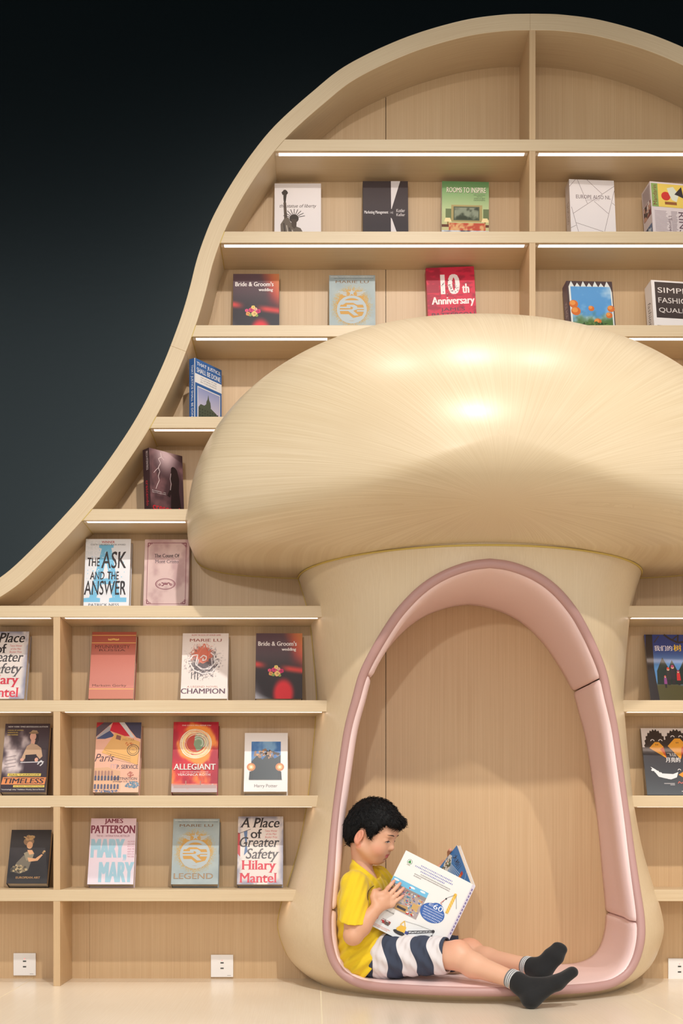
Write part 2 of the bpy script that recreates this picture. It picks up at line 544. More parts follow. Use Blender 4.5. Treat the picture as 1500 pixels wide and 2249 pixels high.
# padded pink rim around the opening
RC = 0.0155
ctr = front + outn * 0.0155
ctr[:, 1] = np.maximum(ctr[:, 1], 0.040)
V = []
for i in range(len(ctr)):
    x, z = ctr[i]
    e = 0.004
    p0 = np.array([x, stem_y(x, z), z])
    x2, z2 = ctr[i] + outn[i] * e
    t = np.array([x2, stem_y(x2, z2), z2]) - p0; t /= np.linalg.norm(t)
    g = np.array([tgc[i, 0], 0, tgc[i, 1]])
    nn = np.cross(g, t)
    if nn[1] > 0: nn = -nn
    nn /= np.linalg.norm(nn)
    for k in range(12):
        a = 2 * math.pi * k / 12
        V.append(p0 + nn * 0.0 + RC * 1.06 * math.cos(a) * t + RC * math.sin(a) * nn)
mk('piping', V, gridfaces(len(ctr), 12, True, True), M['pink_rim'], mu, smooth=True)

# upholstered lining in four cushions
slen = np.r_[0, np.cumsum(np.linalg.norm(np.diff(np.vstack([cont, cont[:1]]), axis=0), axis=1))]
TOT = slen[-1]
def s_at(x, z):
    return slen[int(np.argmin(np.hypot(cont[:, 0] - x, cont[:, 1] - z)))]
sA = s_at(0.994, 1.102); sB = s_at(1.119, 0.256); sC = s_at(2 * XC - 1.117, 0.292); sD = s_at(2 * XC - 0.994, 1.118)
def at_s(s):
    s = s % TOT
    ext = np.vstack([cont, cont[:1]]); exn = np.vstack([outn, outn[:1]])
    c = np.array([np.interp(s, slen, ext[:, 0]), np.interp(s, slen, ext[:, 1])])
    n = np.array([np.interp(s, slen, exn[:, 0]), np.interp(s, slen, exn[:, 1])])
    return c, n / np.linalg.norm(n)
def cushion(s0, s1):
    s0 += 0.0015; s1 -= 0.0015
    n = max(30, int((s1 - s0) / 0.012))
    ss = np.r_[s0, s0 + 0.001, s0 + 0.004, s0 + 0.009, np.linspace(s0 + 0.018, s1 - 0.018, n), s1 - 0.009, s1 - 0.004, s1 - 0.001, s1]
    V = []
    for s in ss:
        c, nv = at_s(s)
        ed = min(s - s0, s1 - s)
        pin = 0.028 if ed < 1e-6 else 0.010 * max(0, 1 - ed / 0.016) ** 2
        fl_s = 0.021 * max(0.0, nv[1]) ** 1.5
        yf = float(stem_y(c[0] + nv[0] * (fl_s + 0.004), max(c[1] + nv[1] * (fl_s + 0.004), 0.03))) + 0.004
        prof = [(0.03, yf + 0.01), (0.014, yf + 0.001), (0.007, yf), (0.0025 - 0.006 * abs(nv[0]), yf + 0.004), (-0.012 * abs(nv[0]), yf + 0.012)]
        prof += [(-0.003 * math.sin(math.pi * t) ** 0.5 - 0.017 * abs(nv[0]) * math.exp(-((t - 0.10) / 0.20) ** 2), yf + 0.012 + (BACK - 0.004 - yf - 0.012) * t) for t in (0.08, 0.2, 0.4, 0.6, 0.8, 0.92)]
        prof += [(0.0, BACK - 0.003), (0.004, BACK - 0.0005), (0.03, BACK - 0.0005)]
        for off, y in prof:
            q = c + nv * (min(off + pin, 0.024) + fl_s * min(1, max(0, (BACK - y) / (BACK - yf))))
            V.append((q[0], y, max(q[1], 0.004)))
    m = len(prof)
    return mk('cushion', V, gridfaces(len(ss), m), M['pink'], mu, smooth=True)
cushion(sD - TOT, sA); cushion(sA, sB); cushion(sB, sC); cushion(sC, sD)

# ---------------------------------------------------------------- outlets
def outlet(x, z, label):
    t = thing('usb_outlet', label, 'outlet', (x, BACK, z - 0.043), 'usb outlets low on the back panel')
    box('plate', x - 0.043, x + 0.043, BACK - 0.008, BACK, z - 0.043, z + 0.043, M['white_plastic'], t, bevel=0.0015)
    for dz in (0.012, -0.009):
        p = box('usb_port', x - 0.0065, x + 0.0065, BACK - 0.0084, BACK - 0.006, z + dz - 0.0028, z + dz + 0.0028, M['metal'], t)
        box('port_tongue', x - 0.0052, x + 0.0052, BACK - 0.0088, BACK - 0.008, z + dz - 0.0012, z + dz + 0.0012, M['black'], p)
    V, F = tube([(x, BACK - 0.0088, z + 0.0215), (x, BACK - 0.007, z + 0.0215)], 0.0018, 10)
    mk('indicator_light', V, F, M['red_light'], t)
    box('plate_mark', x + 0.020, x + 0.034, BACK - 0.0083, BACK - 0.0078, z - 0.0375, z - 0.0355, M['grey_print'], t)
M['metal'] = plain('port_metal', (120, 118, 114), 0.35, metal=0.8)
M['red_light'] = plain('red_indicator', (255, 150, 150), 0.4, emit=(255, 90, 90), estr=1.2)
M['grey_print'] = plain('grey_print', (170, 166, 162), 0.5)
for px, py, lb in ((55, 2117.5, 'white USB wall outlet left of the upright divider at the bottom of the bookcase'),
                   (488, 2121, 'white USB wall outlet between the upright divider and the mushroom base'),
                   (1491, 2129, 'white USB wall outlet right of the mushroom base at the picture edge')):
    c = P(px, py, BACK)
    outlet(c[0], c[2], lb)

# ---------------------------------------------------------------- books: printed covers
def _h(ix, iy, seed):
    n = (ix * 374761393 + iy * 668265263 + seed * 974634777) & 0x7fffffff
    n = ((n ^ (n >> 13)) * 1274126177) & 0x7fffffff
    return ((n ^ (n >> 16)) & 0xffff) / 65535.0
def vnoise(x, y, seed=0):
    ix, iy = np.floor(x).astype(np.int64), np.floor(y).astype(np.int64)
    fx, fy = x - ix, y - iy
    fx, fy = fx * fx * (3 - 2 * fx), fy * fy * (3 - 2 * fy)
    return (_h(ix, iy, seed) * (1 - fx) + _h(ix + 1, iy, seed) * fx) * (1 - fy) + (_h(ix, iy + 1, seed) * (1 - fx) + _h(ix + 1, iy + 1, seed) * fx) * fy
def fbm(x, y, seed=0, o=4):
    s, a = 0, 0.5
    for k in range(o):
        s = s + a * vnoise(x * 2 ** k, y * 2 ** k, seed + k); a *= 0.5
    return s / (1 - 0.5 ** o)
def mixc(a, b, t):
    t = np.clip(t, 0, 1)[..., None]
    return np.asarray(a, float) * (1 - t) + np.asarray(b, float) * t
def sstep(a, b, x):
    t = np.clip((x - a) / (b - a), 0, 1)
    return t * t * (3 - 2 * t)
def lin_np(c):
    c = np.clip(np.asarray(c, float), 0, 255) / 255
    return np.where(c <= 0.04045, c / 12.92, ((c + 0.055) / 1.055) ** 2.4)

_text = {}
def text_mesh(s, bold=0.0, shear=0.0, serif=False):
    bold = 0.0
    k = (s, bold, shear, serif)
    if k not in _text:
        cu = bpy.data.curves.new('lettering', 'FONT')
        cu.body = s; cu.size = 1.0; cu.offset = bold; cu.shear = shear; cu.resolution_u = 3
        ob = bpy.data.objects.new('lettering', cu)
        me = ob.to_mesh()
        v = np.array([p.co[:2] for p in me.vertices]); f = [tuple(p.vertices) for p in me.polygons]
        ob.to_mesh_clear()
        bpy.data.objects.remove(ob); bpy.data.curves.remove(cu)
        if serif:                             # slab serifs on every straight stem end
            cnt = {}
            for q in f:
                for i in range(len(q)):
                    e_ = tuple(sorted((q[i], q[(i + 1) % len(q)]))); cnt[e_] = cnt.get(e_, 0) + 1
            v = [tuple(q) for q in v]
            for (i, j), n in list(cnt.items()):
                (x0_, y0_), (x1_, y1_) = v[i], v[j]
                if n == 1 and abs(y0_ - y1_) < 1e-3 and 0.03 < abs(x0_ - x1_) < 0.2:
                    a_, b_ = min(x0_, x1_) - 0.05, max(x0_, x1_) + 0.05
                    lo_ = y0_ if y0_ < 0.1 else y0_ - 0.035
                    o_ = len(v); v += [(a_, lo_), (b_, lo_), (b_, lo_ + 0.035), (a_, lo_ + 0.035)]; f.append((o_, o_ + 1, o_ + 2, o_ + 3))
            v = np.array(v)
        v -= v.min(0); v /= np.maximum(v.max(0), 1e-6)
        _text[k] = (v, f)
    return _text[k]

m, nt, b = newmat('printed_cover')
at = nt.nodes.new('ShaderNodeAttribute'); at.attribute_name = 'Col'
nt.links.new(at.outputs['Color'], b.inputs['Base Color'])
b.inputs['Roughness'].default_value = 0.38
M['print'] = m
m, nt, b = newmat('glossy_printed_cover')
at = nt.nodes.new('ShaderNodeAttribute'); at.attribute_name = 'Col'
nt.links.new(at.outputs['Color'], b.inputs['Base Color'])
b.inputs['Roughness'].default_value = 0.12
b.inputs['Coat Weight'].default_value = 0.6
b.inputs['Coat Roughness'].default_value = 0.08
M['print_gloss'] = m
M['pages'] = wood('book_pages', (214, 200, 184), (232, 220, 206), (30, 900, 30), src='Object', rough=0.8, bump=0.1, blotch=0.03)

class Art:
    """flat print in cover units: u to the right 0..1, v downwards 0..1; later layers lie a hair higher"""
    def __init__(s, W, L):
        s.W, s.L = W, L
        s.V, s.F, s.C, s.h = [], [], [], 0.0
    def _add(s, uv, f, c, step=0.00012):
        o = len(s.V)
        uv = np.asarray(uv, float)
        s.h += step
        for (u, v) in uv:
            s.V.append((u, v, s.h))
        s.F += [tuple(i + o for i in q) for q in f]
        c = np.asarray(c, float)
        if c.ndim == 1:
            c = np.tile(c, (len(uv), 1))
        s.C += list(c)
    def paint(s, fn, nu=44, nv=66, box=(0, 0, 1, 1)):
        u, v = np.meshgrid(np.linspace(box[0], box[2], nu), np.linspace(box[1], box[3], nv), indexing='ij')
        c = np.asarray(fn(u, v), float)
        if c.ndim == 1:
            c = np.tile(c, (nu * nv, 1))
        s._add(np.stack([u.ravel(), v.ravel()], 1), [q[::-1] for q in gridfaces(nu, nv)], c.reshape(-1, 3))
    def flat(s, c): s._add([(0, 0), (0, 1), (1, 1), (1, 0)], [(0, 1, 2, 3)], c)
    def rect(s, u0, v0, u1, v1, c): s._add([(u0, v0), (u0, v1), (u1, v1), (u1, v0)], [(0, 1, 2, 3)], c)
    def poly(s, p, c):
        p = list(p)
        a = sum(p[i][0] * p[(i + 1) % len(p)][1] - p[(i + 1) % len(p)][0] * p[i][1] for i in range(len(p)))
        if a > 0: p = p[::-1]
        s._add(p, [tuple(range(len(p)))], c)
    def line(s, p, w, c):
        r = s.L / s.W
        for i in range(len(p) - 1):
            a, b_ = np.array(p[i], float), np.array(p[i + 1], float)
            d = (b_ - a) * [1, r]; n = np.array([-d[1], d[0]]); n /= max(np.linalg.norm(n), 1e-9)
            n = n * w * 0.5 * [1, 1 / r]
            s.poly([a + n, b_ + n, b_ - n, a - n], c); s.h -= 0.00011
        s.h += 0.00011
    def ell(s, u, v, ru, rv, c, n=28, rot=0.0):
        s.poly([(u + ru * math.cos(2 * math.pi * k / n), v + rv * math.sin(2 * math.pi * k / n)) for k in range(n)], c)
    def circ(s, u, v, r, c, n=28): s.ell(u, v, r, r * s.W / s.L, c, n)
    def ring(s, u, v, r0, r1, c, a0=0, a1=360, n=40, asp=None):
        k = s.W / s.L if asp is None else asp
        uv = []
        for i in range(n + 1):
            a = math.radians(a0 + (a1 - a0) * i / n)
            for r in (r0, r1):
                uv.append((u + r * math.cos(a), v + r * k * math.sin(a)))
        s._add(uv, [(2 * i, 2 * i + 1, 2 * i + 3, 2 * i + 2) for i in range(n)], c)
    def text(s, t, u0, v0, u1, v1, c, bold=0.0, shear=0.0, rot=0, serif=False):
        if bold > 0 and rot == 0:             # heavier strokes: two copies shifted sideways
            du = bold * (v1 - v0) * s.L / s.W * 0.9
            s.text(t, u0, v0, u1 - 2 * du, v1, c, 0.0, shear, 0, serif); s.h -= 0.0001
            s.text(t, u0 + du, v0, u1 - du, v1, c, 0.0, shear, 0, serif); s.h -= 0.0001
            u0 += 2 * du
        p, f = text_mesh(t, bold, shear, serif)
        if rot == 0:
            uv = np.stack([u0 + p[:, 0] * (u1 - u0), v1 - p[:, 1] * (v1 - v0)], 1)
        elif rot == 90:                       # reads downwards
            uv = np.stack([u0 + p[:, 1] * (u1 - u0), v0 + p[:, 0] * (v1 - v0)], 1)
        else:                                 # reads upwards
            uv = np.stack([u1 - p[:, 1] * (u1 - u0), v1 - p[:, 0] * (v1 - v0)], 1)
        s._add(uv, f, c)
    def splat(s, u, v, ru, rv, n, r, cols, seed):
        rg = random.Random(seed)
        for _ in range(n):
            a, q = rg.random() * 6.283, rg.random() ** 0.6
            s.ell(u + ru * q * math.cos(a), v + rv * q * math.sin(a), r * (0.4 + rg.random()), r * (0.4 + rg.random()) * s.W / s.L, rg.choice(cols), 7); s.h -= 0.000119
        s.h += 0.0002
    def build(s, name, parent, gloss, plane):
        """plane(u, v, h) -> local point"""
        o = mk(name, [plane(q[0], q[1], q[2] * 0.12) for q in s.V], s.F, M['print_gloss' if gloss else 'print'], parent, local=True)
        a = o.data.color_attributes.new('Col', 'FLOAT_COLOR', 'POINT')
        c = np.ones((len(s.C), 4), np.float32); c[:, :3] = lin_np(np.array(s.C))
        a.data.foreach_set('color', c.ravel())
        return o

def art_liberty(a):
    a.flat((236, 227, 224))
    dk, md, lt = (66, 58, 52), (112, 100, 88), (188, 178, 164)
    a.poly([(.17, .18), (.15, .14), (.18, .12), (.2, .1), (.24, .1), (.27, .12), (.29, .15), (.26, .18)], dk)
    a.poly([(.19, .18), (.26, .18), (.25, .24), (.24, .30), (.2, .30), (.19, .24)], dk)
    a.poly([(.19, .30), (.25, .30), (.26, .42), (.28, .56), (.21, .58), (.2, .44)], (92, 78, 66))
    a.text('the statue of liberty', .11, .325, .9, .395, (84, 68, 60), 0.004, 0.3)
    a.poly([(.21, .55), (.3, .53), (.34, .6), (.42, .66), (.56, .70), (.66, .82), (.72, 1), (.2, 1), (.14, .8), (.13, .64)], md)
    for k in range(7):
        a.line([(.2 + .06 * k, .62 + .035 * k), (.23 + .07 * k, .8 + .02 * k), (.3 + .06 * k, 1)], .022, lt if k % 2 else dk)
    a.circ(.42, .55, .10, dk)
    a.poly([(.36, .56), (.48, .56), (.47, .68), (.42, .71), (.37, .67)], (84, 72, 62))
    for k in range(9):
        t = math.radians(195 + k * 19)
        a.line([(.42 + .1 * math.cos(t), .54 + .06 * math.sin(t)), (.42 + .24 * math.cos(t), .54 + .14 * math.sin(t))], .014, dk)
def art_marketing(a):
    a.paint(lambda u, v: mixc((70, 60, 62), (56, 50, 54), v), 4, 8)
    w = (226, 218, 216)
    a.poly([(.623, 0), (.83, 0), (.635, .42), (.623, .42)], w)
    a.poly([(.615, .55), (.64, .57), (.86, 1), (.615, 1)], w)
    a.text('Marketing Management', .03, .445, .56, .505, (232, 226, 224), 0.012)
    a.text('14E', .60, .46, .67, .492, (190, 184, 182))
    a.text('Kotler', .74, .42, .93, .47, w); a.text('Keller', .74, .485, .93, .53, w)
def art_rooms(a):
    a.paint(lambda u, v: mixc(mixc((104, 152, 96), (190, 206, 152), v * 2.3), (206, 196, 142), (v - .42) * 3), 6, 30)
    a.rect(.2, .36, .86, .62, (176, 158, 104)); a.rect(.25, .385, .8, .595, (84, 92, 72))
    a.paint(lambda u, v: mixc((142, 150, 128), (58, 66, 50), sstep(.35, .65, fbm(u * 9, v * 12, 3) + (v - .49) * 2)), 26, 16, (.27, .4, .78, .58))
    a.rect(.08, .42, .2, .6, (110, 124, 84)); a.rect(.88, .42, 1, .58, (110, 124, 84))
    for u in (.13, .92):
        a.poly([(u - .05, .56), (u + .05, .56), (u + .08, .62), (u - .08, .62)], (248, 226, 168)); a.rect(u - .015, .62, u + .015, .69, (150, 110, 60))
    a.rect(0, .66, 1, .7, (104, 62, 44))
    a.paint(lambda u, v: mixc((226, 176, 120), (196, 84, 62), sstep(.4, .6, fbm(u * 14, v * 20, 5))), 30, 12, (.15, .635, .93, .76))
    a.paint(lambda u, v: mixc((214, 218, 226), (70, 84, 110), sstep(.42, .62, fbm(u * 12, v * 16, 8))), 30, 16, (0, .75, 1, 1))
    a.text('ROOMS TO INSPIRE', .10, .095, .94, .175, (70, 60, 44), 0.02, serif=True)
    a.text('ROOMS TO INSPIRE', .095, .09, .935, .17, (244, 236, 214), 0.01, serif=True)
    for k, t in enumerate(('DECORATING', 'WITH', "AMERICA'S BEST", 'DESIGNERS')):
        a.text(t, .68 + (.06 if k == 1 else 0), .195 + .027 * k, .92 - (.06 if k == 1 else 0), .213 + .027 * k, (62, 74, 50))
def art_europe(a):
    a.flat((236, 228, 226))
    L = lambda x, y: ((x - 235) / 490, (y - 140) / 685)
    for p in (((235, 218), (305, 140)), ((325, 140), (425, 390)), ((430, 140), (590, 285)), ((725, 200), (265, 500)), ((725, 245), (600, 680)), ((500, 365), (650, 490)),
              ((250, 430), (320, 705)), ((295, 595), (725, 720)), ((235, 650), (295, 620)), ((695, 375), (725, 400)), ((320, 705), (400, 824)), ((600, 680), (520, 824))):
        a.line([L(*p[0]), L(*p[1])], .008, (126, 106, 106))
    a.text('EUROPE ALSO NL', .14, .235, .91, .292, (110, 92, 94), serif=True)
    a.text('EUROPEAN ALSO NL', .38, .303, .66, .32, (170, 156, 156))
def art_news(a):
    a.flat((226, 213, 212))
    rg = random.Random(4)
    for c0, c1, r0, r1 in ((.06, .4, .5, .96), (.74, .98, .06, .3), (.42, .56, .5, .95)):
        v = r0
        while v < r1:
            a.line([(c0, v), (c0 + (c1 - c0) * (0.7 + .3 * rg.random()), v)], .010, (150, 130, 136)); v += .022
    a.rect(.02, .03, .73, .43, (236, 206, 96)); a.rect(.02, .03, .16, .43, (140, 170, 96))
    a.text('Mandarin', .045, .06, .135, .40, (128, 40, 34), 0.02, rot=270)
    a.ell(.33, .24, .10, .075, (206, 44, 40)); a.poly([(.36, .1), (.5, .07), (.62, .2), (.56, .33), (.46, .3), (.4, .2)], (222, 226, 206))
    a.poly([(.52, .2), (.68, .06), (.72, .26), (.6, .22)], (46, 42, 46)); a.rect(.3, .335, .56, .385, (150, 90, 46))
    a.text("L'Europe", .34, .58, .43, .84, (120, 96, 104), rot=90)
    a.text('RINST', .58, .5, .72, 1.0, (110, 84, 96), 0.01, rot=90)
    a.text('EST', .80, .34, .98, .9, (96, 78, 88), 0.01, rot=90)
def art_bride(a):
    def f(u, v):
        c = mixc((96, 74, 82), (58, 54, 60), sstep(.1, .6, v))
        c = mixc(c, (196, 60, 62), sstep(.62, 1.0, u + .25 * (fbm(u * 3, v * 3, 1) - .5)) * sstep(.62, .25, v))
        c = mixc(c, (206, 132, 84), sstep(1.25, 1.75, u + (1 - v) * .75))
        d = np.abs(v - (.475 + .10 * u)); c = mixc(c, (214, 74, 72), sstep(.075, .0, d) * sstep(.25, .7, np.abs(u - .38) * 1.6 + .12))
        r = np.sqrt(((u - .60) / .26) ** 2 + ((v - .92) / .26) ** 2); c = mixc(c, (226, 60, 70), sstep(1.05, .55, r))
        return mixc(c, (126, 120, 126), sstep(.32, .0, u + (1 - v) * .9))
    a.paint(f)
    for k, (u, v, r, c) in enumerate(((.33, .62, .05, (226, 160, 96)), (.4, .56, .06, (214, 70, 120)), (.47, .62, .07, (240, 196, 130)), (.55, .58, .055, (206, 58, 110)), (.44, .52, .045, (238, 208, 120)),
                                      (.30, .57, .04, (230, 90, 130)), (.38, .64, .035, (150, 176, 96)), (.52, .65, .03, (150, 176, 96)), (.49, .55, .04, (236, 180, 150)))):
        for j in range(5):
            t = j * 1.257 + k
            a.circ(u + r * .5 * math.cos(t), v + r * .3 * math.sin(t), r * .55, c, 8)
        a.circ(u, v, r * .35, tuple(x * .82 for x in c), 8)
    a.text("Bride & Groom's", .04, .125, .88, .195, (240, 232, 228), 0.03, serif=True); a.text('wedding', .55, .225, .87, .285, (240, 232, 228), 0.03, serif=True)
def art_legend(a):
    def f(u, v):
        c = mixc((146, 160, 164), (172, 184, 182), fbm(u * 5, v * 7, 2))
        r = np.sqrt(((u - .49) / .47) ** 2 + ((v - .5) / .36) ** 2)
        n = fbm(u * 60, v * 90, 9, 2)
        return mixc(c, (196, 146, 60), sstep(.0, .35, (1.0 - r) * 1.1 + (n - .5) * .9) * sstep(1.15, .6, r))
    a.paint(f, 70, 104)
    sv, br = (176, 186, 188), (124, 92, 56)
    a.text('IMPOSSIBLE TO PUT DOWN AND EVEN HARDER TO FORGET', .03, .015, .97, .034, (226, 228, 226)); a.text('MARIE LU GOES HARD AND FAST WITH THIS AND IS A FORCE OF ABSOLUTE NATURE', .1, .042, .96, .056, (70, 72, 74))
    a.text('MARIE LU', .14, .085, .86, .125, br, 0.02)
    st = []
    for k in range(10):
        r = .085 if k % 2 == 0 else .035
        t = -math.pi / 2 + k * math.pi / 5
        st.append((.49 + r * math.cos(t), .275 + r * math.sin(t) * a.W / a.L))
    for sd in (-1, 1):
        for j in range(3):
            a.poly([(.49 + sd * .10, .268 + j * .024), (.49 + sd * (.31 - .05 * j), .252 + j * .024), (.49 + sd * (.29 - .05 * j), .270 + j * .024), (.49 + sd * .12, .284 + j * .024)], sv)
    a.poly(st, sv)
    a.ring(.49, .545, .265, .325, sv)
    a.poly([(.20, .47), (.30, .40), (.68, .40), (.78, .47), (.60, .47), (.52, .44), (.36, .44), (.30, .47)], sv)
    a.rect(.17, .50, .46, .525, sv); a.rect(.17, .545, .42, .57, sv); a.rect(.60, .515, .81, .54, sv); a.rect(.60, .555, .81, .58, sv)
    a.poly([(.38, .47), (.54, .47), (.61, .50), (.60, .545), (.52, .565), (.64, .64), (.54, .64), (.40, .565), (.40, .545), (.50, .54), (.52, .515), (.48, .50), (.38, .50)], sv)
    a.poly([(.22, .62), (.42, .62), (.52, .68), (.74, .64), (.62, .72), (.36, .72)], sv)
    a.text('LEGEND', .05, .835, .89, .92, (92, 76, 62), 0.035); a.text('LEGEND', .055, .838, .885, .915, (172, 142, 108), 0.01)
def art_tenth(a):
    a.paint(lambda u, v: mixc((206, 40, 70), (150, 30, 54), sstep(.5, .75, fbm(u * 7, v * 30, 5) + .25 * (u < .28) * (v < .6)) * .8))
    w = (238, 226, 222)
    a.text('10', .29, .10, .69, .385, w, 0.06); a.text('th', .73, .24, .88, .375, w, 0.045); a.text('Anniversary', .09, .42, .98, .56, w, 0.04)
    a.splat(.5, .3, .2, .12, 40, .012, [(150, 130, 128), (90, 60, 66)], 3)
    a.text('JAMES', .27, .575, .77, .635, (88, 54, 62), 0.015); a.text('PATTERSON', .08, .645, .97, .72, (88, 54, 62), 0.015); a.text('THE NEW NOVEL', .2, .8, .8, .84, w)
def art_jungle(a):
    a.flat((74, 58, 60))
    top = [(.04, .1)]
    for k in range(7):
        top += [(.10 + .13 * k, .0 + .03 * (k % 2)), (.17 + .13 * k, .11)]
    bot = []
    for k in range(7):
        bot += [(.93 - .13 * k, .86), (.87 - .13 * k, .96 - .03 * (k % 2))]
    a.poly(top + [(.98, .2), (.98, .8)] + bot + [(.04, .8)], (218, 222, 218))
    a.paint(lambda u, v: mixc(mixc((86, 150, 206), (176, 206, 226), sstep(.45, .7, fbm(u * 3, v * 4, 4))), (84, 116, 64), sstep(.55, .8, v + .25 * (fbm(u * 9, v * 9, 6) - .5))), 40, 50, (.08, .1, .95, .86))
    for u, v, r in ((.12, .42, .12), (.16, .55, .13), (.93, .5, .1), (.88, .62, .09), (.62, .74, .1), (.5, .5, .08)):
        a.ell(u, v, r * .8, r * .6, (206, 110, 50)); a.ell(u - .02, v - .02, r * .5, r * .35, (226, 150, 76))
    a.splat(.5, .82, .45, .06, 90, .03, [(70, 96, 52), (104, 130, 70), (52, 70, 42)], 8)
    a.text('ICE AGE', .22, .885, .9, .985, (60, 190, 226), 0.04)
def art_fashion(a):
    a.flat((232, 226, 222)); bl = (64, 54, 52)
    a.rect(.07, .03, .97, .70, bl); a.rect(.07, .84, .97, .97, (74, 66, 64))
    w = (226, 218, 212)
    for k, t in enumerate(('SIMPLE', 'FASHION', 'QUALITY')):
        a.text(t, .13, .13 + .19 * k, .9, .23 + .19 * k, w, -0.008)
    a.text("C'RSAGA", .40, .875, .82, .935, w, 0.02)
def art_justice(a):
    a.flat((52, 102, 166)); w = (236, 236, 236)
    a.text('THAT JUSTICE', .06, .045, .95, .115, w, 0.02); a.text('SHALL BE DONE', .06, .135, .95, .21, w, 0.02)
    a.rect(0, .24, 1, .385, w)
    for k, t in enumerate(('THE HISTORY OF THE', 'U.S. ATTORNEYS OFFICE', 'IN COLORADO')):
        a.text(t, .2, .262 + .036 * k, .8, .282 + .036 * k, (80, 84, 96))
    a.rect(.08, .43, .94, .97, w)
    a.paint(lambda u, v: mixc((150, 160, 206), (212, 206, 226), (v - .45) * 3), 4, 8, (.1, .445, .92, .955))
    g, d = (78, 90, 76), (50, 60, 52)
    a.poly([(.12, .955), (.12, .76), (.2, .70), (.34, .70), (.42, .66), (.56, .70), (.8, .76), (.9, .83), (.92, .955)], g)
    a.poly([(.40, .70), (.42, .62), (.46, .58), (.49, .50), (.52, .58), (.57, .62), (.59, .70)], g)
    for i in range(8):
        for j in range(4):
            a.rect(.16 + .095 * i, .765 + .048 * j, .195 + .095 * i, .79 + .048 * j, d)
def art_storm(a):
    a.paint(lambda u, v: mixc(mixc((116, 78, 82), (58, 36, 42), sstep(.3, .7, fbm(u * 3, v * 4, 7) + .2 * u)), (206, 178, 182), sstep(.45, .05, np.hypot((u - .5) * .9, v - .02)) * .9) * (1 - .25 * sstep(.7, 1, v))[..., None] + 14)
    l = (232, 214, 214)
    a.line([(.34, .03), (.36, .1), (.27, .14), (.33, .2), (.26, .28), (.3, .34), (.25, .42), (.28, .48), (.2, .58), (.17, .63)], .013, l)
    a.line([(.27, .28), (.2, .32), (.12, .38)], .01, l); a.line([(.36, .1), (.44, .14)], .01, l)
    s = (34, 22, 26)
    a.ell(.71, .27, .075, .055, s); a.poly([(.64, .28), (.6, .42), (.66, .50), (.56, .62), (.5, .7), (.58, .72), (.62, .66), (.6, .92), (.93, .92), (.86, .6), (.88, .4), (.82, .26), (.76, .22)], s)
    a.line([(.635, .33), (.605, .42), (.63, .5), (.6, .6)], .014, (196, 176, 176))
    for k, t in enumerate(('Breathtaking ... the', 'best of the angel novels')):
        a.text(t, .06, .655 + .026 * k, .46, .675 + .026 * k, (226, 216, 216))
    a.text('crescendo', .06, .86, 1.0, .965, (206, 34, 52), 0.02); a.text('BECCA FITZPATRICK', .1, .972, .9, .99, (214, 196, 198))
def art_ask(a):
    a.flat((232, 232, 236)); bl = (120, 190, 226)
    for k in range(4):
        a.text('THE CIRCLE', .0, .03 + .075 * k, .5, .075 + .075 * k, (214, 218, 222))
    a.poly([(.30, .085), (.62, .085), (.62, .125), (.57, .13), (.80, .84), (.94, .84), (.94, .905), (.56, .905), (.56, .85), (.63, .84), (.57, .65), (.35, .65), (.28, .84), (.36, .85), (.36, .905), (0.0, .905), (0.0, .85), (.12, .84), (.36, .14), (.30, .125)], bl)
    a.poly([(.375, .57), (.55, .57), (.465, .30)], (232, 232, 236))
    a.splat(.47, .5, .45, .38, 160, .012, [(232, 232, 236), (150, 206, 232)], 2)
    k, r = (48, 40, 42), (176, 46, 44)
    a.text('WINNER', .35, .028, .645, .062, r, 0.02); a.text("COSTA CHILDREN'S BOOK AWARD", .11, .07, .885, .093, (70, 62, 62), 0.01)
    for t, u0, v0, u1, v1 in (('THE', .05, .27, .33, .39), ('ASK', .36, .18, .91, .42), ('AND', .12, .47, .44, .58), ('THE', .5, .47, .76, .58), ('ANSWER', .0, .60, .92, .80)):
        a.text(t, u0, v0, u1, v1, k, -0.012, 0.08); a.text(t, u0 + .012, v0 + .006, u1 - .006, v1 + .004, k, -0.02, 0.0)
    a.text('PATRICK NESS', .11, .925, .78, .965, (62, 56, 58), 0.008)
def art_count(a):
    a.paint(lambda u, v: mixc((214, 184, 178), (186, 150, 148), sstep(.35, .7, fbm(u * 4, v * 5, 11))))
    c = (132, 66, 78)
    def fr(u0, v0, u1, v1, w): a.line([(u0, v0), (u1, v0)], w, c); a.line([(u1, v0), (u1, v1)], w, c); a.line([(u1, v1), (u0, v1)], w, c); a.line([(u0, v1), (u0, v0)], w, c)
    fr(.07, .05, .93, .93, .012)
    for u, v, su, sv_ in ((.07, .05, 1, 1), (.93, .05, -1, 1), (.07, .93, 1, -1), (.93, .93, -1, -1)):
        a.ring(u + su * .03, v + sv_ * .02, .018, .032, c, n=14); a.ring(u + su * .08, v + sv_ * .008, .010, .022, c, n=12); a.ring(u + su * .008, v + sv_ * .05, .010, .022, c, n=12)
    a.text('The Count Of', .22, .21, .78, .262, (70, 50, 56), 0.03, serif=True); a.text('Mont Cristo', .24, .295, .76, .345, (104, 84, 88), 0.02, serif=True)
    a.ring(.48, .645, .205, .225, c, asp=.36); a.ring(.48, .645, .185, .193, c, asp=.36)
    for sd in (-1, 1):
        a.ring(.48 + sd * .07, .65, .022, .045, c, 150 if sd > 0 else -120, 390 if sd > 0 else 120, 16); a.ring(.48 + sd * .125, .655, .012, .028, c, n=12)
    for k in range(5):
        t = math.radians(-150 + 30 * k); a.line([(.48, .655), (.48 + .06 * math.cos(t), .655 + .035 * math.sin(t))], .014, c)
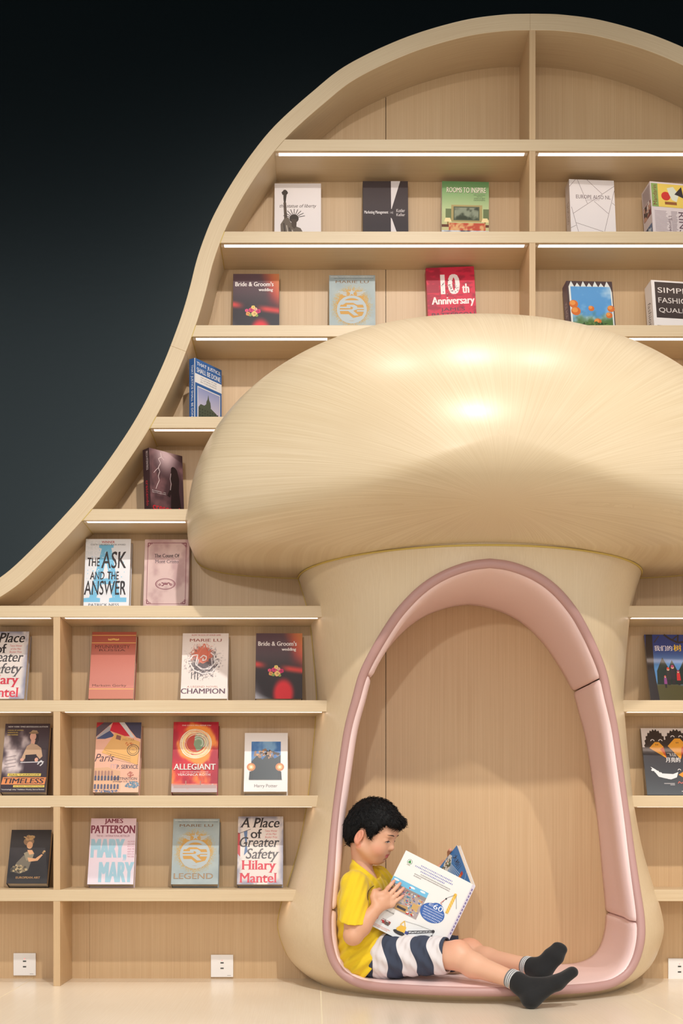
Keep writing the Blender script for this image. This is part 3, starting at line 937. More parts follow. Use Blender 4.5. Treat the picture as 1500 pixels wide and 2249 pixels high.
def art_place(a):
    a.paint(lambda u, v: mixc((230, 219, 212), (150, 148, 166), sstep(.36, .56, np.maximum(np.abs(u - .5), np.abs(v - .5)) + .10 * (fbm(u * 6, v * 8, 12) - .5)) * sstep(.4, .62, fbm(u * 5, v * 4, 14)) * 1.4))
    a.poly([(.0, .24), (.05, .25), (.06, .6), (.0, .55)], (188, 70, 72)); a.poly([(.05, .25), (.13, .24), (.15, .55), (.06, .62)], (222, 216, 212)); a.poly([(.13, .23), (.21, .21), (.2, .4), (.22, .52), (.14, .58), (.17, .4)], (96, 122, 164))
    a.line([(.0, .26), (.28, .19)], .012, (60, 56, 58))
    k, g, r = (44, 38, 40), (96, 92, 94), (214, 66, 82)
    a.text('A Place', .04, .02, .92, .165, k, 0.03, 0.25, serif=True); a.text('of', .28, .185, .53, .325, k, 0.03, 0.0, serif=True)
    a.text('Greater', .04, .305, .92, .455, (76, 72, 74), 0.02, 0.25, serif=True); a.text('Safety', .18, .475, .92, .675, g, 0.015, 0.25, serif=True)
    a.text('Hilary', .09, .65, .86, .83, r, 0.03, serif=True); a.text('Mantel', .05, .835, .87, .975, r, 0.03, serif=True)
    for j, t in enumerate(('Twice Winner', 'of the Man', 'Booker Prize')):
        a.text(t, .6 + .02 * (j == 1), .2 + .046 * j, .87 - .02 * (j == 1), .23 + .046 * j, (206, 84, 80), 0.0, 0.25)
def art_russia(a):
    a.paint(lambda u, v: mixc(mixc((170, 84, 66), (206, 132, 118), sstep(.0, .75, v)), (196, 124, 104), sstep(.83, .86, v)), 6, 40)
    g = (226, 178, 104)
    for v in (.052, .166, .855): a.rect(0, v - .005, 1, v + .005, g)
    for sd in (-1, 1):
        for j in range(3): a.ell(.49 + sd * (.03 + .04 * j), .112 + .008 * (j % 2), .018, .012, g, 10); a.line([(.49 + sd * .03 * j, .10), (.49 + sd * (.05 + .03 * j), .13)], .01, g)
    a.circ(.49, .11, .022, g, 10)
    k = (92, 46, 40)
    a.text('MYUNIVERSITY', .08, .2, .87, .25, k, serif=True); a.text('RUSSIA', .17, .263, .78, .293, k, serif=True); a.text('Marksim Gorky', .07, .785, .83, .832, (104, 62, 56))
def art_champion(a):
    def f(u, v):
        c = np.tile(np.array((232., 219, 212)), u.shape + (1,))
        r = np.hypot((u - .47) / .40, (v - .44) / .26)
        c = mixc(c, (92, 82, 86), sstep(.05, .45, (1.0 - r) * .9 + (fbm(u * 50, v * 70, 21, 2) - .5) * .9))
        return mixc(c, (206, 108, 86), sstep(.1, .5, 1 - np.hypot((u - .44) / .3, (v - .32) / .17) + (fbm(u * 40, v * 60, 25, 2) - .5) * .7))
    a.paint(f, 70, 100)
    w, k, r = (226, 220, 218), (70, 62, 66), (146, 66, 58)
    a.text('BLOWS THE SOCKS OFF HUNGER GAMES', .2, .014, .83, .04, (176, 60, 56), 0.01); a.text('MARIE LU', .16, .085, .85, .13, r, 0.02)
    for q, (p, col) in enumerate((([(.48, .16), (.42, .24), (.36, .32), (.36, .42), (.45, .46), (.56, .42), (.58, .32), (.52, .24), (.48, .16)], (214, 120, 96)),
                                  ([(.15, .42), (.24, .34), (.34, .33), (.30, .48), (.42, .55), (.6, .55), (.72, .46), (.70, .34), (.62, .30)], w),
                                  ([(.16, .44), (.26, .56), (.44, .62), (.66, .60), (.82, .46), (.74, .42)], w), ([(.40, .38), (.46, .34), (.53, .36), (.52, .41), (.45, .42), (.46, .38)], w),
                                  ([(.36, .4), (.33, .5), (.48, .56), (.66, .5), (.64, .38)], (200, 190, 190)), ([(.5, .2), (.56, .3), (.56, .4)], (206, 96, 74)))):
        a.line(p, .024, col)
    for u in (.22, .29, .35): a.line([(u, .6), (u, .7 + .1 * (u - .2))], .018, k)
    a.text('A LEGEND NOVEL', .13, .805, .8, .835, (180, 110, 92)); a.text('CHAMPION', .0, .845, .95, .925, (96, 66, 82), 0.045)
def art_timeless(a):
    a.paint(lambda u, v: mixc(mixc((74, 58, 66), (54, 42, 50), v), (222, 206, 204), sstep(.35, .75, fbm(u * 4 + 1, v * 4.5, 31) * .9 + .5 * (1 - np.hypot((u - .2) / .5, (v - .45) / .35)) - .12)))
    k, sk = (46, 34, 42), (222, 168, 146)
    for j in range(4): a.line([(.05, .5 + .05 * j), (.3, .47 + .05 * j)], .012, (120, 104, 108))
    a.poly([(.66, .16), (.76, .16), (.78, .24), (.74, .31), (.68, .3)], k)
    a.ell(.64, .19, .07, .06, sk); a.poly([(.6, .24), (.7, .24), (.68, .31), (.6, .31)], sk)
    a.poly([(.57, .13), (.62, .095), (.72, .10), (.74, .13)], (176, 146, 112)); a.ell(.65, .135, .11, .016, (150, 122, 92))
    a.poly([(.52, .33), (.62, .29), (.74, .31), (.84, .36), (.88, .48), (.82, .52), (.74, .46), (.72, .5), (.54, .48), (.46, .54), (.42, .5)], (196, 162, 132))
    a.poly([(.50, .46), (.74, .45), (.78, .58), (.50, .58)], k); a.poly([(.50, .57), (.80, .56), (.92, .72), (.48, .72)], (64, 46, 56))
    a.line([(.4, .57), (.92, .56)], .022, (206, 202, 206)); a.ell(.43, .53, .04, .025, sk); a.ell(.75, .53, .04, .03, sk)
    a.line([(.78, .6), (.86, .54), (.9, .58), (.84, .62)], .025, (216, 214, 216))
    w = (236, 230, 226)
    a.text('NEW YORK TIMES BESTSELLING AUTHOR', .07, .035, .96, .055, w, 0.02, 0.15)
    for j, t in enumerate(('A NOVEL OF VAMPIRES,', 'WEREWOLVES,', 'AND MUMMIES')): a.text(t, .06, .09 + .033 * j, .42 - .12 * (j > 0), .108 + .033 * j, (226, 196, 96), 0.01)
    a.poly([(.14, .73), (.88, .73), (.87, .77), (.13, .77)], (226, 200, 96)); a.text('GAIL CARRIGER', .17, .738, .85, .765, (96, 70, 50), 0.012)
    a.poly([(.04, .785), (1, .785), (.97, .89), (.01, .89)], (222, 138, 82)); a.text('TIMELESS', .06, .8, .95, .875, (64, 50, 56), 0.05, 0.15)
    a.rect(.28, .9, .97, .93, (226, 200, 96)); a.text('AN ALEXIA TARABOTTI NOVEL', .3, .905, .95, .925, (110, 80, 56), 0.01, .15); a.text('"Intoxicatingly witty." Publishers Weekly, Starred Review', .02, .952, .97, .975, w)
def art_paris(a):
    a.paint(lambda u, v: mixc((238, 176, 152), (232, 186, 160), v), 4, 10)
    fl = [((0, 0), (.18, 0), (.0, .09), (186, 40, 52)), ((.18, 0), (.42, 0), (0, .2), (64, 56, 70))]
    a.poly([(0, 0), (.16, 0), (0, .08)], (182, 44, 56)); a.poly([(.16, 0), (.36, 0), (0, .21), (0, .08)], (92, 78, 90)); a.poly([(.28, .05), (.34, .1), (.04, .23), (0, .22)], (176, 172, 178))
    a.poly([(.36, 0), (.6, 0), (.8, .2), (.62, .2), (.3, .12)], (206, 38, 60)); a.poly([(.5, 0), (.62, 0), (.86, .22), (.78, .22)], (214, 214, 216)); a.poly([(.62, 0), (1, 0), (1, .24), (.9, .22), (.74, .1)], (66, 66, 92)); a.poly([(0, .24), (.3, .12), (.42, .2), (.2, .24)], (70, 84, 124))
    e = [(.43, .15), (.98, .28), (.95, .61), (.14, .436)]
    a.poly([(x + .012, y + .008) for x, y in e], (190, 140, 100)); a.poly(e, (228, 176, 106)); a.poly([(.46, .18), (.56, .2), (.55, .26), (.44, .24)], (140, 90, 80))
    a.text('MILITAR', .6, .235, .86, .27, (176, 130, 76)); a.splat(.75, .31, .1, .025, 30, .014, [(206, 120, 60)], 5)
    a.ring(.84, .4, .12, .135, (96, 80, 70)); a.ring(.84, .4, .085, .095, (96, 80, 70)); a.text('1951', .78, .39, .9, .41, (96, 80, 70))
    for j in range(4): a.line([(.2 + .05 * j, .40 + .04 * j), (.8, .5 + .03 * j)], .006, (120, 90, 66))
    k = (66, 58, 80)
    a.text('Paris', .0, .455, .43, .565, (80, 58, 70), -0.006, 0.35); a.text('P. SERVICE', .49, .612, .97, .668, k, 0.02, serif=True); a.text('m', .36, .6, .5, .66, (214, 170, 170))
    a.poly([(0, .66), (.3, .645), (.42, .68), (.58, .70), (.6, .98), (0, .98)], (222, 176, 140))
    for j, v in enumerate((.69, .76, .88)):
        for i in range(8):
            if j == 0 and i > 5: continue
            a.poly([(.012 + .072 * i, v + .075)] + [(.035 + .072 * i - .023 * math.cos(q * math.pi / 6), v + .02 - .016 * math.sin(q * math.pi / 6)) for q in range(7)] + [(.058 + .072 * i, v + .075)], (92, 92, 116) if j else (176, 132, 118))
    a.text('DESTINATION', .43, .79, .96, .825, k, serif=True); a.text('postage U.S. Service', .43, .835, .97, .865, k)
    a.splat(.86, .9, .16, .05, 60, .02, [(120, 150, 170), (96, 126, 150)], 7); a.splat(.8, .74, .1, .05, 14, .02, [(196, 120, 104)], 9); a.splat(.3, .985, .3, .02, 50, .014, [(96, 110, 140)], 3)
def art_swirl(a):
    a.paint(lambda u, v: mixc(mixc((206, 44, 60), (168, 28, 52), sstep(.4, .7, fbm(u * 3, v * 3, 41))), (244, 150, 66), sstep(.55, .95, fbm(u * 5, v * 5, 44) + .42 * sstep(.16, .0, np.abs(np.hypot(u - .5, (v - .31) * 1.55) - .36)) - .05 + .2 * sstep(.2, 0, np.abs(v - .82)))))
    rg = random.Random(3)
    for k in range(46):
        r = .20 + .15 * rg.random(); s0 = rg.random() * 360
        a.ring(.5 + .02 * rg.uniform(-1, 1), .31, r, r + .004 + .008 * rg.random(), rg.choice([(246, 226, 190), (250, 210, 130), (236, 236, 226)]), s0, s0 + 120 + 160 * rg.random(), 24)
    a.circ(.5, .31, .20, (190, 70, 60)); a.poly([(.5 + .19 * math.cos(t * .1), .31 + .11 * math.sin(t * .1)) for t in range(-16, 15)] + [(.46, .33), (.47, .27)], (128, 152, 120))
    for k in range(7): a.ring(.56, .30, .07 + .024 * k, .082 + .024 * k, (226, 232, 222) if k % 2 else (160, 184, 150), -150 + 8 * k, 60 - 6 * k, 20)
    w = (238, 230, 226)
    a.text('ONE CHOICE WILL DEFINE YOU', .19, .042, .83, .06, w); a.text('ALLEGIANT', .035, .605, .965, .69, (120, 60, 50), 0.03, serif=True); a.text('ALLEGIANT', .03, .6, .955, .684, (236, 228, 222), 0.02, serif=True)
    a.text('#1 NEW YORK TIMES BESTSELLING AUTHOR', .18, .71, .8, .725, w); a.text('VERONICA ROTH', .13, .737, .84, .77, w, 0.01)
    a.paint(lambda u, v: mixc((210, 120, 104), (190, 176, 176), sstep(.0, .5, (v - .88) * 8 + fbm(u * 20, v * 10, 2) - .5)), 30, 10, (0, .88, 1, 1))
    a.rect(.05, .9, .98, .945, (176, 150, 146)); a.rect(.3, .84, .325, .9, (176, 120, 108)); a.rect(.62, .84, .645, .9, (176, 120, 108))
def art_dusk(a):
    a.flat((236, 230, 228))
    a.paint(lambda u, v: mixc(mixc((60, 112, 176), (128, 170, 206), sstep(.35, .7, fbm(u * 5, v * 4, 51))), (72, 82, 88), sstep(.42, .62, v + .2 * (fbm(u * 6, v * 6, 53) - .5))), 40, 40, (.16, .15, .84, .80))
    a.poly([(.16, .5), (.3, .38), (.42, .46), (.55, .34), (.7, .44), (.84, .38), (.84, .8), (.16, .8)], (62, 70, 76))
    a.splat(.5, .36, .3, .07, 50, .035, [(70, 60, 56), (150, 120, 100), (206, 160, 120)], 11)
    for u in (.16, .82):
        a.circ(u, .585, .10, (206, 132, 84)); a.circ(u, .585, .06, (240, 190, 130)); a.circ(u, .585, .025, (255, 244, 220))
        a.poly([(u - .05, .8), (u - .035, .66), (u + .035, .66), (u + .05, .8)], (58, 64, 70))
    a.line([(.12, .805), (.88, .805)], .01, (120, 116, 114))
    a.text('Harry Potter', .24, .875, .77, .945, (92, 82, 80), 0.004)
def art_portrait(a):
    a.paint(lambda u, v: mixc((58, 52, 54), (40, 40, 42), fbm(u * 3, v * 4, 61)))
    sk, go, gy = (222, 168, 124), (196, 156, 104), (120, 112, 98)
    a.poly([(.1, .78), (.2, .62), (.36, .48), (.48, .5), (.56, .6), (.5, .76), (.3, .82)], gy)
    a.splat(.26, .73, .2, .07, 60, .03, [(190, 170, 130), (150, 132, 104), (90, 84, 74)], 6)
    a.poly([(.36, .44), (.52, .38), (.62, .44), (.58, .56), (.44, .58)], (150, 140, 118)); a.poly([(.44, .38), (.56, .38), (.62, .45), (.5, .47)], sk)
    a.poly([(.46, .52), (.66, .54), (.8, .46), (.84, .47), (.72, .58), (.5, .6)], sk)
    a.ell(.46, .22, .13, .08, (150, 116, 84)); a.ell(.49, .29, .075, .068, sk); a.splat(.45, .15, .13, .04, 26, .035, [go, (176, 130, 96), (216, 180, 130)], 4)
    a.splat(.86, .42, .03, .02, 10, .022, [(206, 166, 116)], 2)
    a.text('EUROPEAN ART', .22, .872, .82, .91, (196, 150, 96), 0.012, serif=True)
def art_mary(a):
    a.paint(lambda u, v: mixc((226, 196, 204), (226, 214, 224), v), 4, 10)
    r, bl = (126, 42, 66), (158, 196, 212)
    a.text('JAMES', .3, .006, .71, .095, r, 0.045); a.text('PATTERSON', .012, .108, .985, .232, r, 0.045); a.text('THE NO. 1 INTERNATIONAL BESTSELLER', .14, .255, .87, .285, (140, 62, 84), 0.006)
    a.text('MARY,', .03, .315, .82, .65, bl, 0.05); a.text('MARY', .23, .665, 1.0, .97, bl, 0.05)
    for k, t in enumerate(('HOLLYWOOD', 'HAS A NEW', 'PSYCHO', 'AND FBI', 'AGENT ALEX', 'CROSS IS ON', 'THE CASE')): a.text(t, .835, .345 + .038 * k, .985, .368 + .038 * k, (176, 84, 108))
def art_trees(a):
    a.paint(lambda u, v: mixc(mixc((52, 66, 128), (92, 142, 196), sstep(.15, .5, v)), (92, 86, 56), sstep(.70, .76, v + .05 * (fbm(u * 8, v * 6, 71) - .5))), 50, 60)
    for u, h, w in ((.24, .34, .1), (.38, .38, .09), (.55, .4, .12), (.72, .33, .12), (.86, .36, .12)):
        a.poly([(u, h), (u + .03, h + .06), (u + w, h + .2), (u + w * 1.1, .74), (u - w * 1.1, .74), (u - w, h + .2), (u - .03, h + .06)], (50, 58, 52))
    a.poly([(.02, 0), (.12, 0), (.10, .5), (.14, 1), (.0, 1), (.0, .2)], (58, 50, 50)); a.line([(.3, 0), (.38, .06), (.5, .12), (.66, .10)], .03, (58, 50, 50)); a.line([(.42, .08), (.5, .02)], .02, (58, 50, 50)); a.line([(.5, .12), (.52, .0)], .025, (58, 50, 50)); a.line([(.14, .12), (.22, .02)], .015, (70, 60, 60))
    for u, v, s, c, h in ((.255, .70, .7, (150, 80, 140), (210, 90, 90)), (.31, .62, 1.0, (66, 60, 58), (214, 80, 60)), (.38, .60, 1.1, (62, 56, 60), (176, 70, 110)), (.46, .64, .85, (206, 60, 60), (150, 60, 90))):
        a.poly([(u - .028 * s, v - .08 * s), (u + .028 * s, v - .08 * s), (u + .035 * s, v + .05 * s), (u - .035 * s, v + .05 * s)], c); a.rect(u - .02 * s, v + .05 * s, u + .02 * s, v + .13 * s, (60, 54, 54)); a.circ(u, v - .1 * s, .022 * s, (222, 176, 150), 10); a.circ(u, v - .115 * s, .02 * s, h, 10)
    a.text('我们的', .13, .165, .41, .245, (236, 228, 236), 0.02); a.text('树', .425, .15, .55, .25, (230, 186, 60), 0.03)
def art_crows(a):
    a.paint(lambda u, v: mixc((60, 52, 54), (84, 88, 92), v), 4, 16)
    a.rect(0, 0, 1, .30, (222, 212, 208))
    bk = (50, 42, 44)
    for u, w in ((.20, .16), (.52, .19), (.83, .15)):
        pts = []
        for k in range(25):
            t = math.pi * (1 - k / 24)
            r = 1.0 + (.09 if k % 2 else -.02)
            pts.append((u + w * r * math.cos(t), .30 - .265 * r * math.sin(t)))
        a.poly(pts, bk)
    a.rect(0, .29, 1, .32, bk)
    for u, v, s, tl in ((.21, .30, .9, .12), (.52, .27, 1.15, .02), (.84, .28, 1.0, -.08)):
        o, r = (232, 160, 54), (206, 92, 46)
        a.poly([(u - .12 * s, v), (u - .02 * s, v - .10 * s), (u + .05 * s, v - .10 * s), (u + .12 * s, v - .02 * s), (u + tl + .02, v + .17 * s)], o); a.poly([(u + .12 * s, v - .02 * s), (u + tl + .02, v + .17 * s), (u + .06 * s, v + .02 * s)], r)
        for q in (-1, 1): a.ell(u + q * .012 + .01, v - .05, .006, .012, bk, 8)
        for q in (-1, 1): a.ring(u + .01 + q * .06, v - .115 * s, .02, .032, (226, 218, 216), 180, 360, 10)
    w = (226, 220, 216)
    a.text('飞往', .36, .375, .50, .425, w, 0.01); a.text('月亮的', .33, .44, .55, .515, w, 0.02)
    a.poly([(.09, .58), (.16, .62), (.24, .68), (.42, .69), (.5, .66), (.47, .74), (.38, .77), (.28, .75), (.2, .73)], (226, 226, 226))
    for k in range(6): a.ell(.13 + .045 * k, .63 + .024 * k, .035, .016, (226, 226, 226), 12)
    a.poly([(.5, .7), (.6, .64), (.66, .7), (.58, .75)], (226, 150, 60)); a.ring(.52, .635, .015, .025, w, 180, 360, 8)
    a.line([(.48, .83), (.5, .80), (.53, .83), (.57, .80), (.6, .84)], .012, (206, 110, 96)); a.line([(.27, .83), (.43, .83)], .012, (180, 176, 176)); a.line([(.36, .85), (.43, .85)], .012, (180, 176, 176)); a.line([(.52, .945), (.66, .945)], .012, (200, 196, 196))

# ---------------------------------------------------------------- books: bodies
DIRS = {}
def book(label, W_, L_, t, base, lean, art, spine, board=None, yaw=0.0, roll=0.0, gloss=False, soft=False, spine_text=None, group=None):
    th = thing('book', label, 'book', base, group or 'books displayed face-out on the shelves')
    th.rotation_euler = (-lean, roll, yaw)
    e = 0.0009 if soft else 0.0022
    ov = 0.0 if soft else 0.003
    x0, x1 = -W_ / 2, W_ / 2
    V, F = [], []
    for q in (boxv(x0, x1, -t, -t + e, 0, L_), boxv(x0, x1, -e, 0, 0, L_), boxv(x0, x0 + e, -t, 0, 0, L_)):
        F += [tuple(i + len(V) for i in f) for f in BOXF]; V += q
    key = tuple(board or spine)
    if key not in DIRS: DIRS[key] = plain('book_board', key, 0.4)
    mk('cover', V, F, DIRS[key], th, local=True)
    mk('pages', boxv(x0 + e, x1 - ov - 0.0006, -t + e, -e, ov, L_ - ov), BOXF, M['pages'], th, local=True)
    a = Art(W_, L_)
    art(a)
    a.build('cover_print', th, gloss, lambda u, v, h: (x0 + u * W_, -t - 0.0002 - h, (1 - v) * L_))
    s = Art(t, L_)
    if spine_text:
        spine_text(s)
    else:
        s.flat(spine)
    s.build('spine_print', th, gloss, lambda u, v, h: (x0 - 0.0002 - h, -u * t, (1 - v) * L_))
    return th

def display(label, k, xl, xr, yt, art, spine, t=0.045, **kw):
    """a book leaning back against the panel; xl, xr, yt: its top edge in the photograph"""
    z = SHELF_TOP[k]
    YB = 0.188 if k <= 3 else 0.168 if k == 6 else 0.138
    yf = 0.172
    W_ = (xr - xl) * (yf - CAMY) / FPX
    zt = P(0, yt, yf)[2]
    H = zt - z
    dy = BACK - 0.0015 - YB
    lean = math.asin(min(0.6, dy / math.hypot(H, dy)))
    L_ = H / math.cos(lean) - t * math.tan(lean)
    lean = math.asin(dy / L_)
    xc = ((xl + xr) / 2 - CX) * (yf - CAMY) / FPX
    o = book(label, W_, L_, t, (xc, YB, z), lean, art, spine, **kw)
    # rest on the shelf and touch the panel whatever the turn
    R = o.rotation_euler.to_matrix()
    c = [R @ Vector((x, y, q)) for x in (-W_ / 2 - 0.001, W_ / 2) for y in (-t, 0) for q in (0, L_)]
    o.location.z = z + 0.0003 - min(q.z for q in c)
    o.location.y = BACK - 0.0012 - max(q.y for q in c)
    return o

display('white paperback with a statue raising a torch, top book shelf', 2, 603, 705, 401, art_liberty, (222, 214, 210))
display('dark brown book with two white triangles and small white title, on the top book shelf', 2, 797, 896, 396, art_marketing, (60, 52, 54))
display('green topped book with a painting above a sofa and two lamps on its cover', 2, 968, 1071, 398, art_rooms, (206, 200, 190), roll=math.radians(1.2))
def sp_white(s): s.flat((214, 206, 204)); s.text('EUROPE ALSO', .3, .3, .7, .62, (120, 100, 100), rot=90)
display('white book crossed by thin straight lines, just right of the upper divider', 2, 1247, 1347, 398, art_europe, (214, 206, 204), t=0.055, yaw=math.radians(4), spine_text=sp_white)
def sp_news(s):
    s.flat((214, 200, 198)); s.rect(.1, .3, .95, .55, (120, 60, 66)); s.rect(.1, .7, .95, .98, (88, 112, 150))
    for k in range(10): s.line([(.1, .05 + .025 * k), (.9, .05 + .025 * k)], .05, (150, 132, 136))
    s.splat(.5, .42, .4, .12, 30, .12, [(60, 50, 56), (196, 150, 130), (222, 214, 210)], 5); s.splat(.5, .84, .4, .12, 30, .1, [(60, 66, 90), (196, 206, 214), (66, 110, 140)], 6)
display('newspaper patterned book with a yellow picture, at the right picture edge', 2, 1415, 1520, 413, art_news, (214, 200, 198), t=0.075, yaw=math.radians(9), spine_text=sp_news)

display('grey and red wedding book with a bouquet, high up by the curved frame', 3, 512, 613, 600, art_bride, (70, 60, 66))
display('silver book with a winged orange emblem, high up above the mushroom cap', 3, 723, 824, 603, art_legend, (120, 130, 132))
display('bright red book with a big white number ten, half hidden behind the mushroom cap', 3, 941, 1047, 587, art_tenth, (170, 36, 56), roll=math.radians(-2.0))
def sp_purple(s): s.flat((104, 84, 104)); s.text('ICE AGE', .3, .35, .75, .62, (190, 176, 190), rot=90)
display('dark book with a blue sky and jungle in a jagged frame, above the mushroom cap', 3, 1244, 1347, 621, art_jungle, (104, 84, 104), t=0.05, yaw=math.radians(6), roll=math.radians(-1.5), spine_text=sp_purple)
def sp_fash(s): s.flat((224, 216, 212)); s.text('fashion', .3, .35, .75, .8, (90, 80, 78), 0, 0.3, rot=90)
display('white edged book with thin capital letters on dark brown, above the cap', 3, 1422, 1528, 623, art_fashion, (224, 216, 212), t=0.06, yaw=math.radians(8), spine_text=sp_fash)

def sp_just(s): s.flat((40, 88, 150)); s.rect(.86, 0, 1, 1, (226, 226, 226)); s.text('THAT JUSTICE SHALL BE DONE', .22, .1, .68, .96, (230, 230, 230), 0.01, rot=90)
def sp_storm(s): s.flat((58, 38, 44)); s.text('BECCA FITZPATRICK', .5, .04, .8, .34, (206, 190, 190), rot=90); s.text('crescendo', .35, .5, .75, .9, (186, 36, 54), 0.02, rot=90)
def turned(label, k, near, far, lean, W_, L_, t, art, spine, sp):
    yaw = math.atan2(far[1] - near[1], far[0] - near[0])
    u = np.array([math.cos(yaw), math.sin(yaw)]); n = np.array([-u[1], u[0]])
    tl = L_ * math.sin(lean)
    base = np.array(near) + u * W_ / 2 + n * (t * math.cos(lean) - tl)
    return book(label, W_, L_, t, (base[0], base[1], SHELF_TOP[k] + 0.0003), lean, art, spine, yaw=yaw, spine_text=sp)
turned('blue and white book with a building, turned sideways between frame and cap', 4, (-0.4400, 0.046), (-0.3520, 0.176), 0.0, 0.157, 0.232, 0.028, art_justice, (46, 94, 158), sp_just)
turned('dark purple book with lightning and a silhouette, turned sideways left of the cap', 5, (-0.611, 0.045), (-0.4995, 0.155), math.radians(3), 0.157, 0.236, 0.038, art_storm, (58, 38, 44), sp_storm)

display('white book with a large pale blue letter and black brush title', 6, 188, 287, 1183, art_ask, (206, 206, 212))
display('dusty pink book with a maroon border and oval emblem', 6, 318, 416, 1184, art_count, (190, 160, 156))
display('cream book with black italic title and pink name, cut off at left edge', 7, -36, 63, 1386, art_place, (170, 166, 172))
display('red brown book with gold lines and a plain centre, right of the lower divider', 7, 202, 299, 1387, art_russia, (140, 66, 54))
display('off-white book with a splattered grey and red rose emblem', 7, 401, 502, 1390, art_champion, (206, 196, 192))
display('grey and red wedding book with a bouquet, beside the mushroom stem', 7, 562.5, 664, 1390, art_bride, (60, 52, 58))
display('dark book with a woman in a hat and an orange title band', 8, 11, 109, 1589, art_timeless, (60, 46, 54))
display('peach book with an envelope, a flag and ancient arches on its cover', 8, 212, 310, 1586, art_paris, (190, 140, 122))
display('fiery red book with a glowing swirling ring and white title', 8, 381, 480, 1585, art_swirl, (150, 34, 50))
display('small white book with a blue dusk picture and two orange glows', 8, 537.6, 632, 1609, art_dusk, (222, 218, 216))
display('black book with a painted lady in a hat, lower left beside the divider', 9, 24.5, 112, 1822, art_portrait, (30, 28, 30))
display('pale pink book with maroon author name and tall light blue letters', 9, 199.5, 299, 1797, art_mary, (206, 186, 194))
display('silver book with a winged orange emblem, on the lowest book shelf', 9, 380.5, 482, 1798, art_legend, (130, 142, 146))
display('cream book with black italic title and pink name, beside the mushroom base', 9, 523, 622, 1793, art_place, (150, 148, 158))
display('glossy picture book with blue night sky, trees and small figures', 7, 1421, 1566, 1391, art_trees, (46, 40, 44), t=0.012, gloss=True, yaw=math.radians(2))
display('glossy dark picture book with black crows and orange beaks', 8, 1413, 1560, 1598, art_crows, (40, 36, 38), t=0.012, gloss=True, yaw=math.radians(2))

# ---------------------------------------------------------------- the open picture book
A3 = np.array
def unit(v):
    v = np.asarray(v, float)
    return v / np.linalg.norm(v)
KS = A3([0.548, -0.231, 0.387])             # spine, top end
KN = unit([-0.444, -0.051, -0.894])         # down the spine
KA = unit(A3([-0.883, -0.144, 0.447]) - KN * np.dot(KN, [-0.883, -0.144, 0.447]))   # from the spine along the near cover
KW, KH = 0.262, 0.286
KM = np.cross(KA, KN)
if KM[1] > 0: KM = -KM                      # outward side of the near cover, towards the room
F2 = P(1004, 1853, 0.0)
KB = F2 - KS; KW2 = float(np.linalg.norm(KB)); KB = KB / KW2
KN2 = unit(KN - KB * np.dot(KN, KB))
KM2 = np.cross(KB, KN2)
if KM2[1] > 0: KM2 = -KM2                   # inner page side of the far half

pb = thing('picture_book', "large open picture book with a white back cover held in the child's hands", 'book', tuple(KS + KN * KH))
def slab(o, u, v, w, W_, H_, t):
    """corner o, axes u (W_), v (H_), thickness t along w"""
    V = [o, o + u * W_, o + u * W_ + v * H_, o + v * H_]
    return V + [q + w * t for q in V]
SLF = [(0, 1, 2, 3), (7, 6, 5, 4), (0, 4, 5, 1), (1, 5, 6, 2), (2, 6, 7, 3), (3, 7, 4, 0)]
M['book_white'] = plain('book_white', (236, 233, 230), 0.3)
mk('cover_board', slab(KS, KA, KN, -KM, KW, KH, 0.0028), SLF, M['book_white'], pb)
mk('pages', slab(KS - KM * 0.0028 + KN * 0.003, KA, KN, -KM, KW - 0.005, KH - 0.006, 0.004), SLF, M['pages'], pb)
mk('pages', slab(KS - KM2 * 0.012 + KN2 * 0.003, KB, KN2, KM2, KW2 - 0.005, KH - 0.006, 0.012), SLF, M['pages'], pb)
mk('cover_board', slab(KS - KM2 * 0.0122, KB, KN2, -KM2, KW2, KH, 0.0028), SLF, M['book_white'], pb)
sp0 = KS - KM2 * 0.015
V = [KS, KS + unit(KS - sp0) * 0.0 - KA * 0.0035, sp0 - KB * 0.0035, sp0]
V = V + [q + KN * KH for q in V]
mk('spine', V, BOXF, M['book_white'], pb)

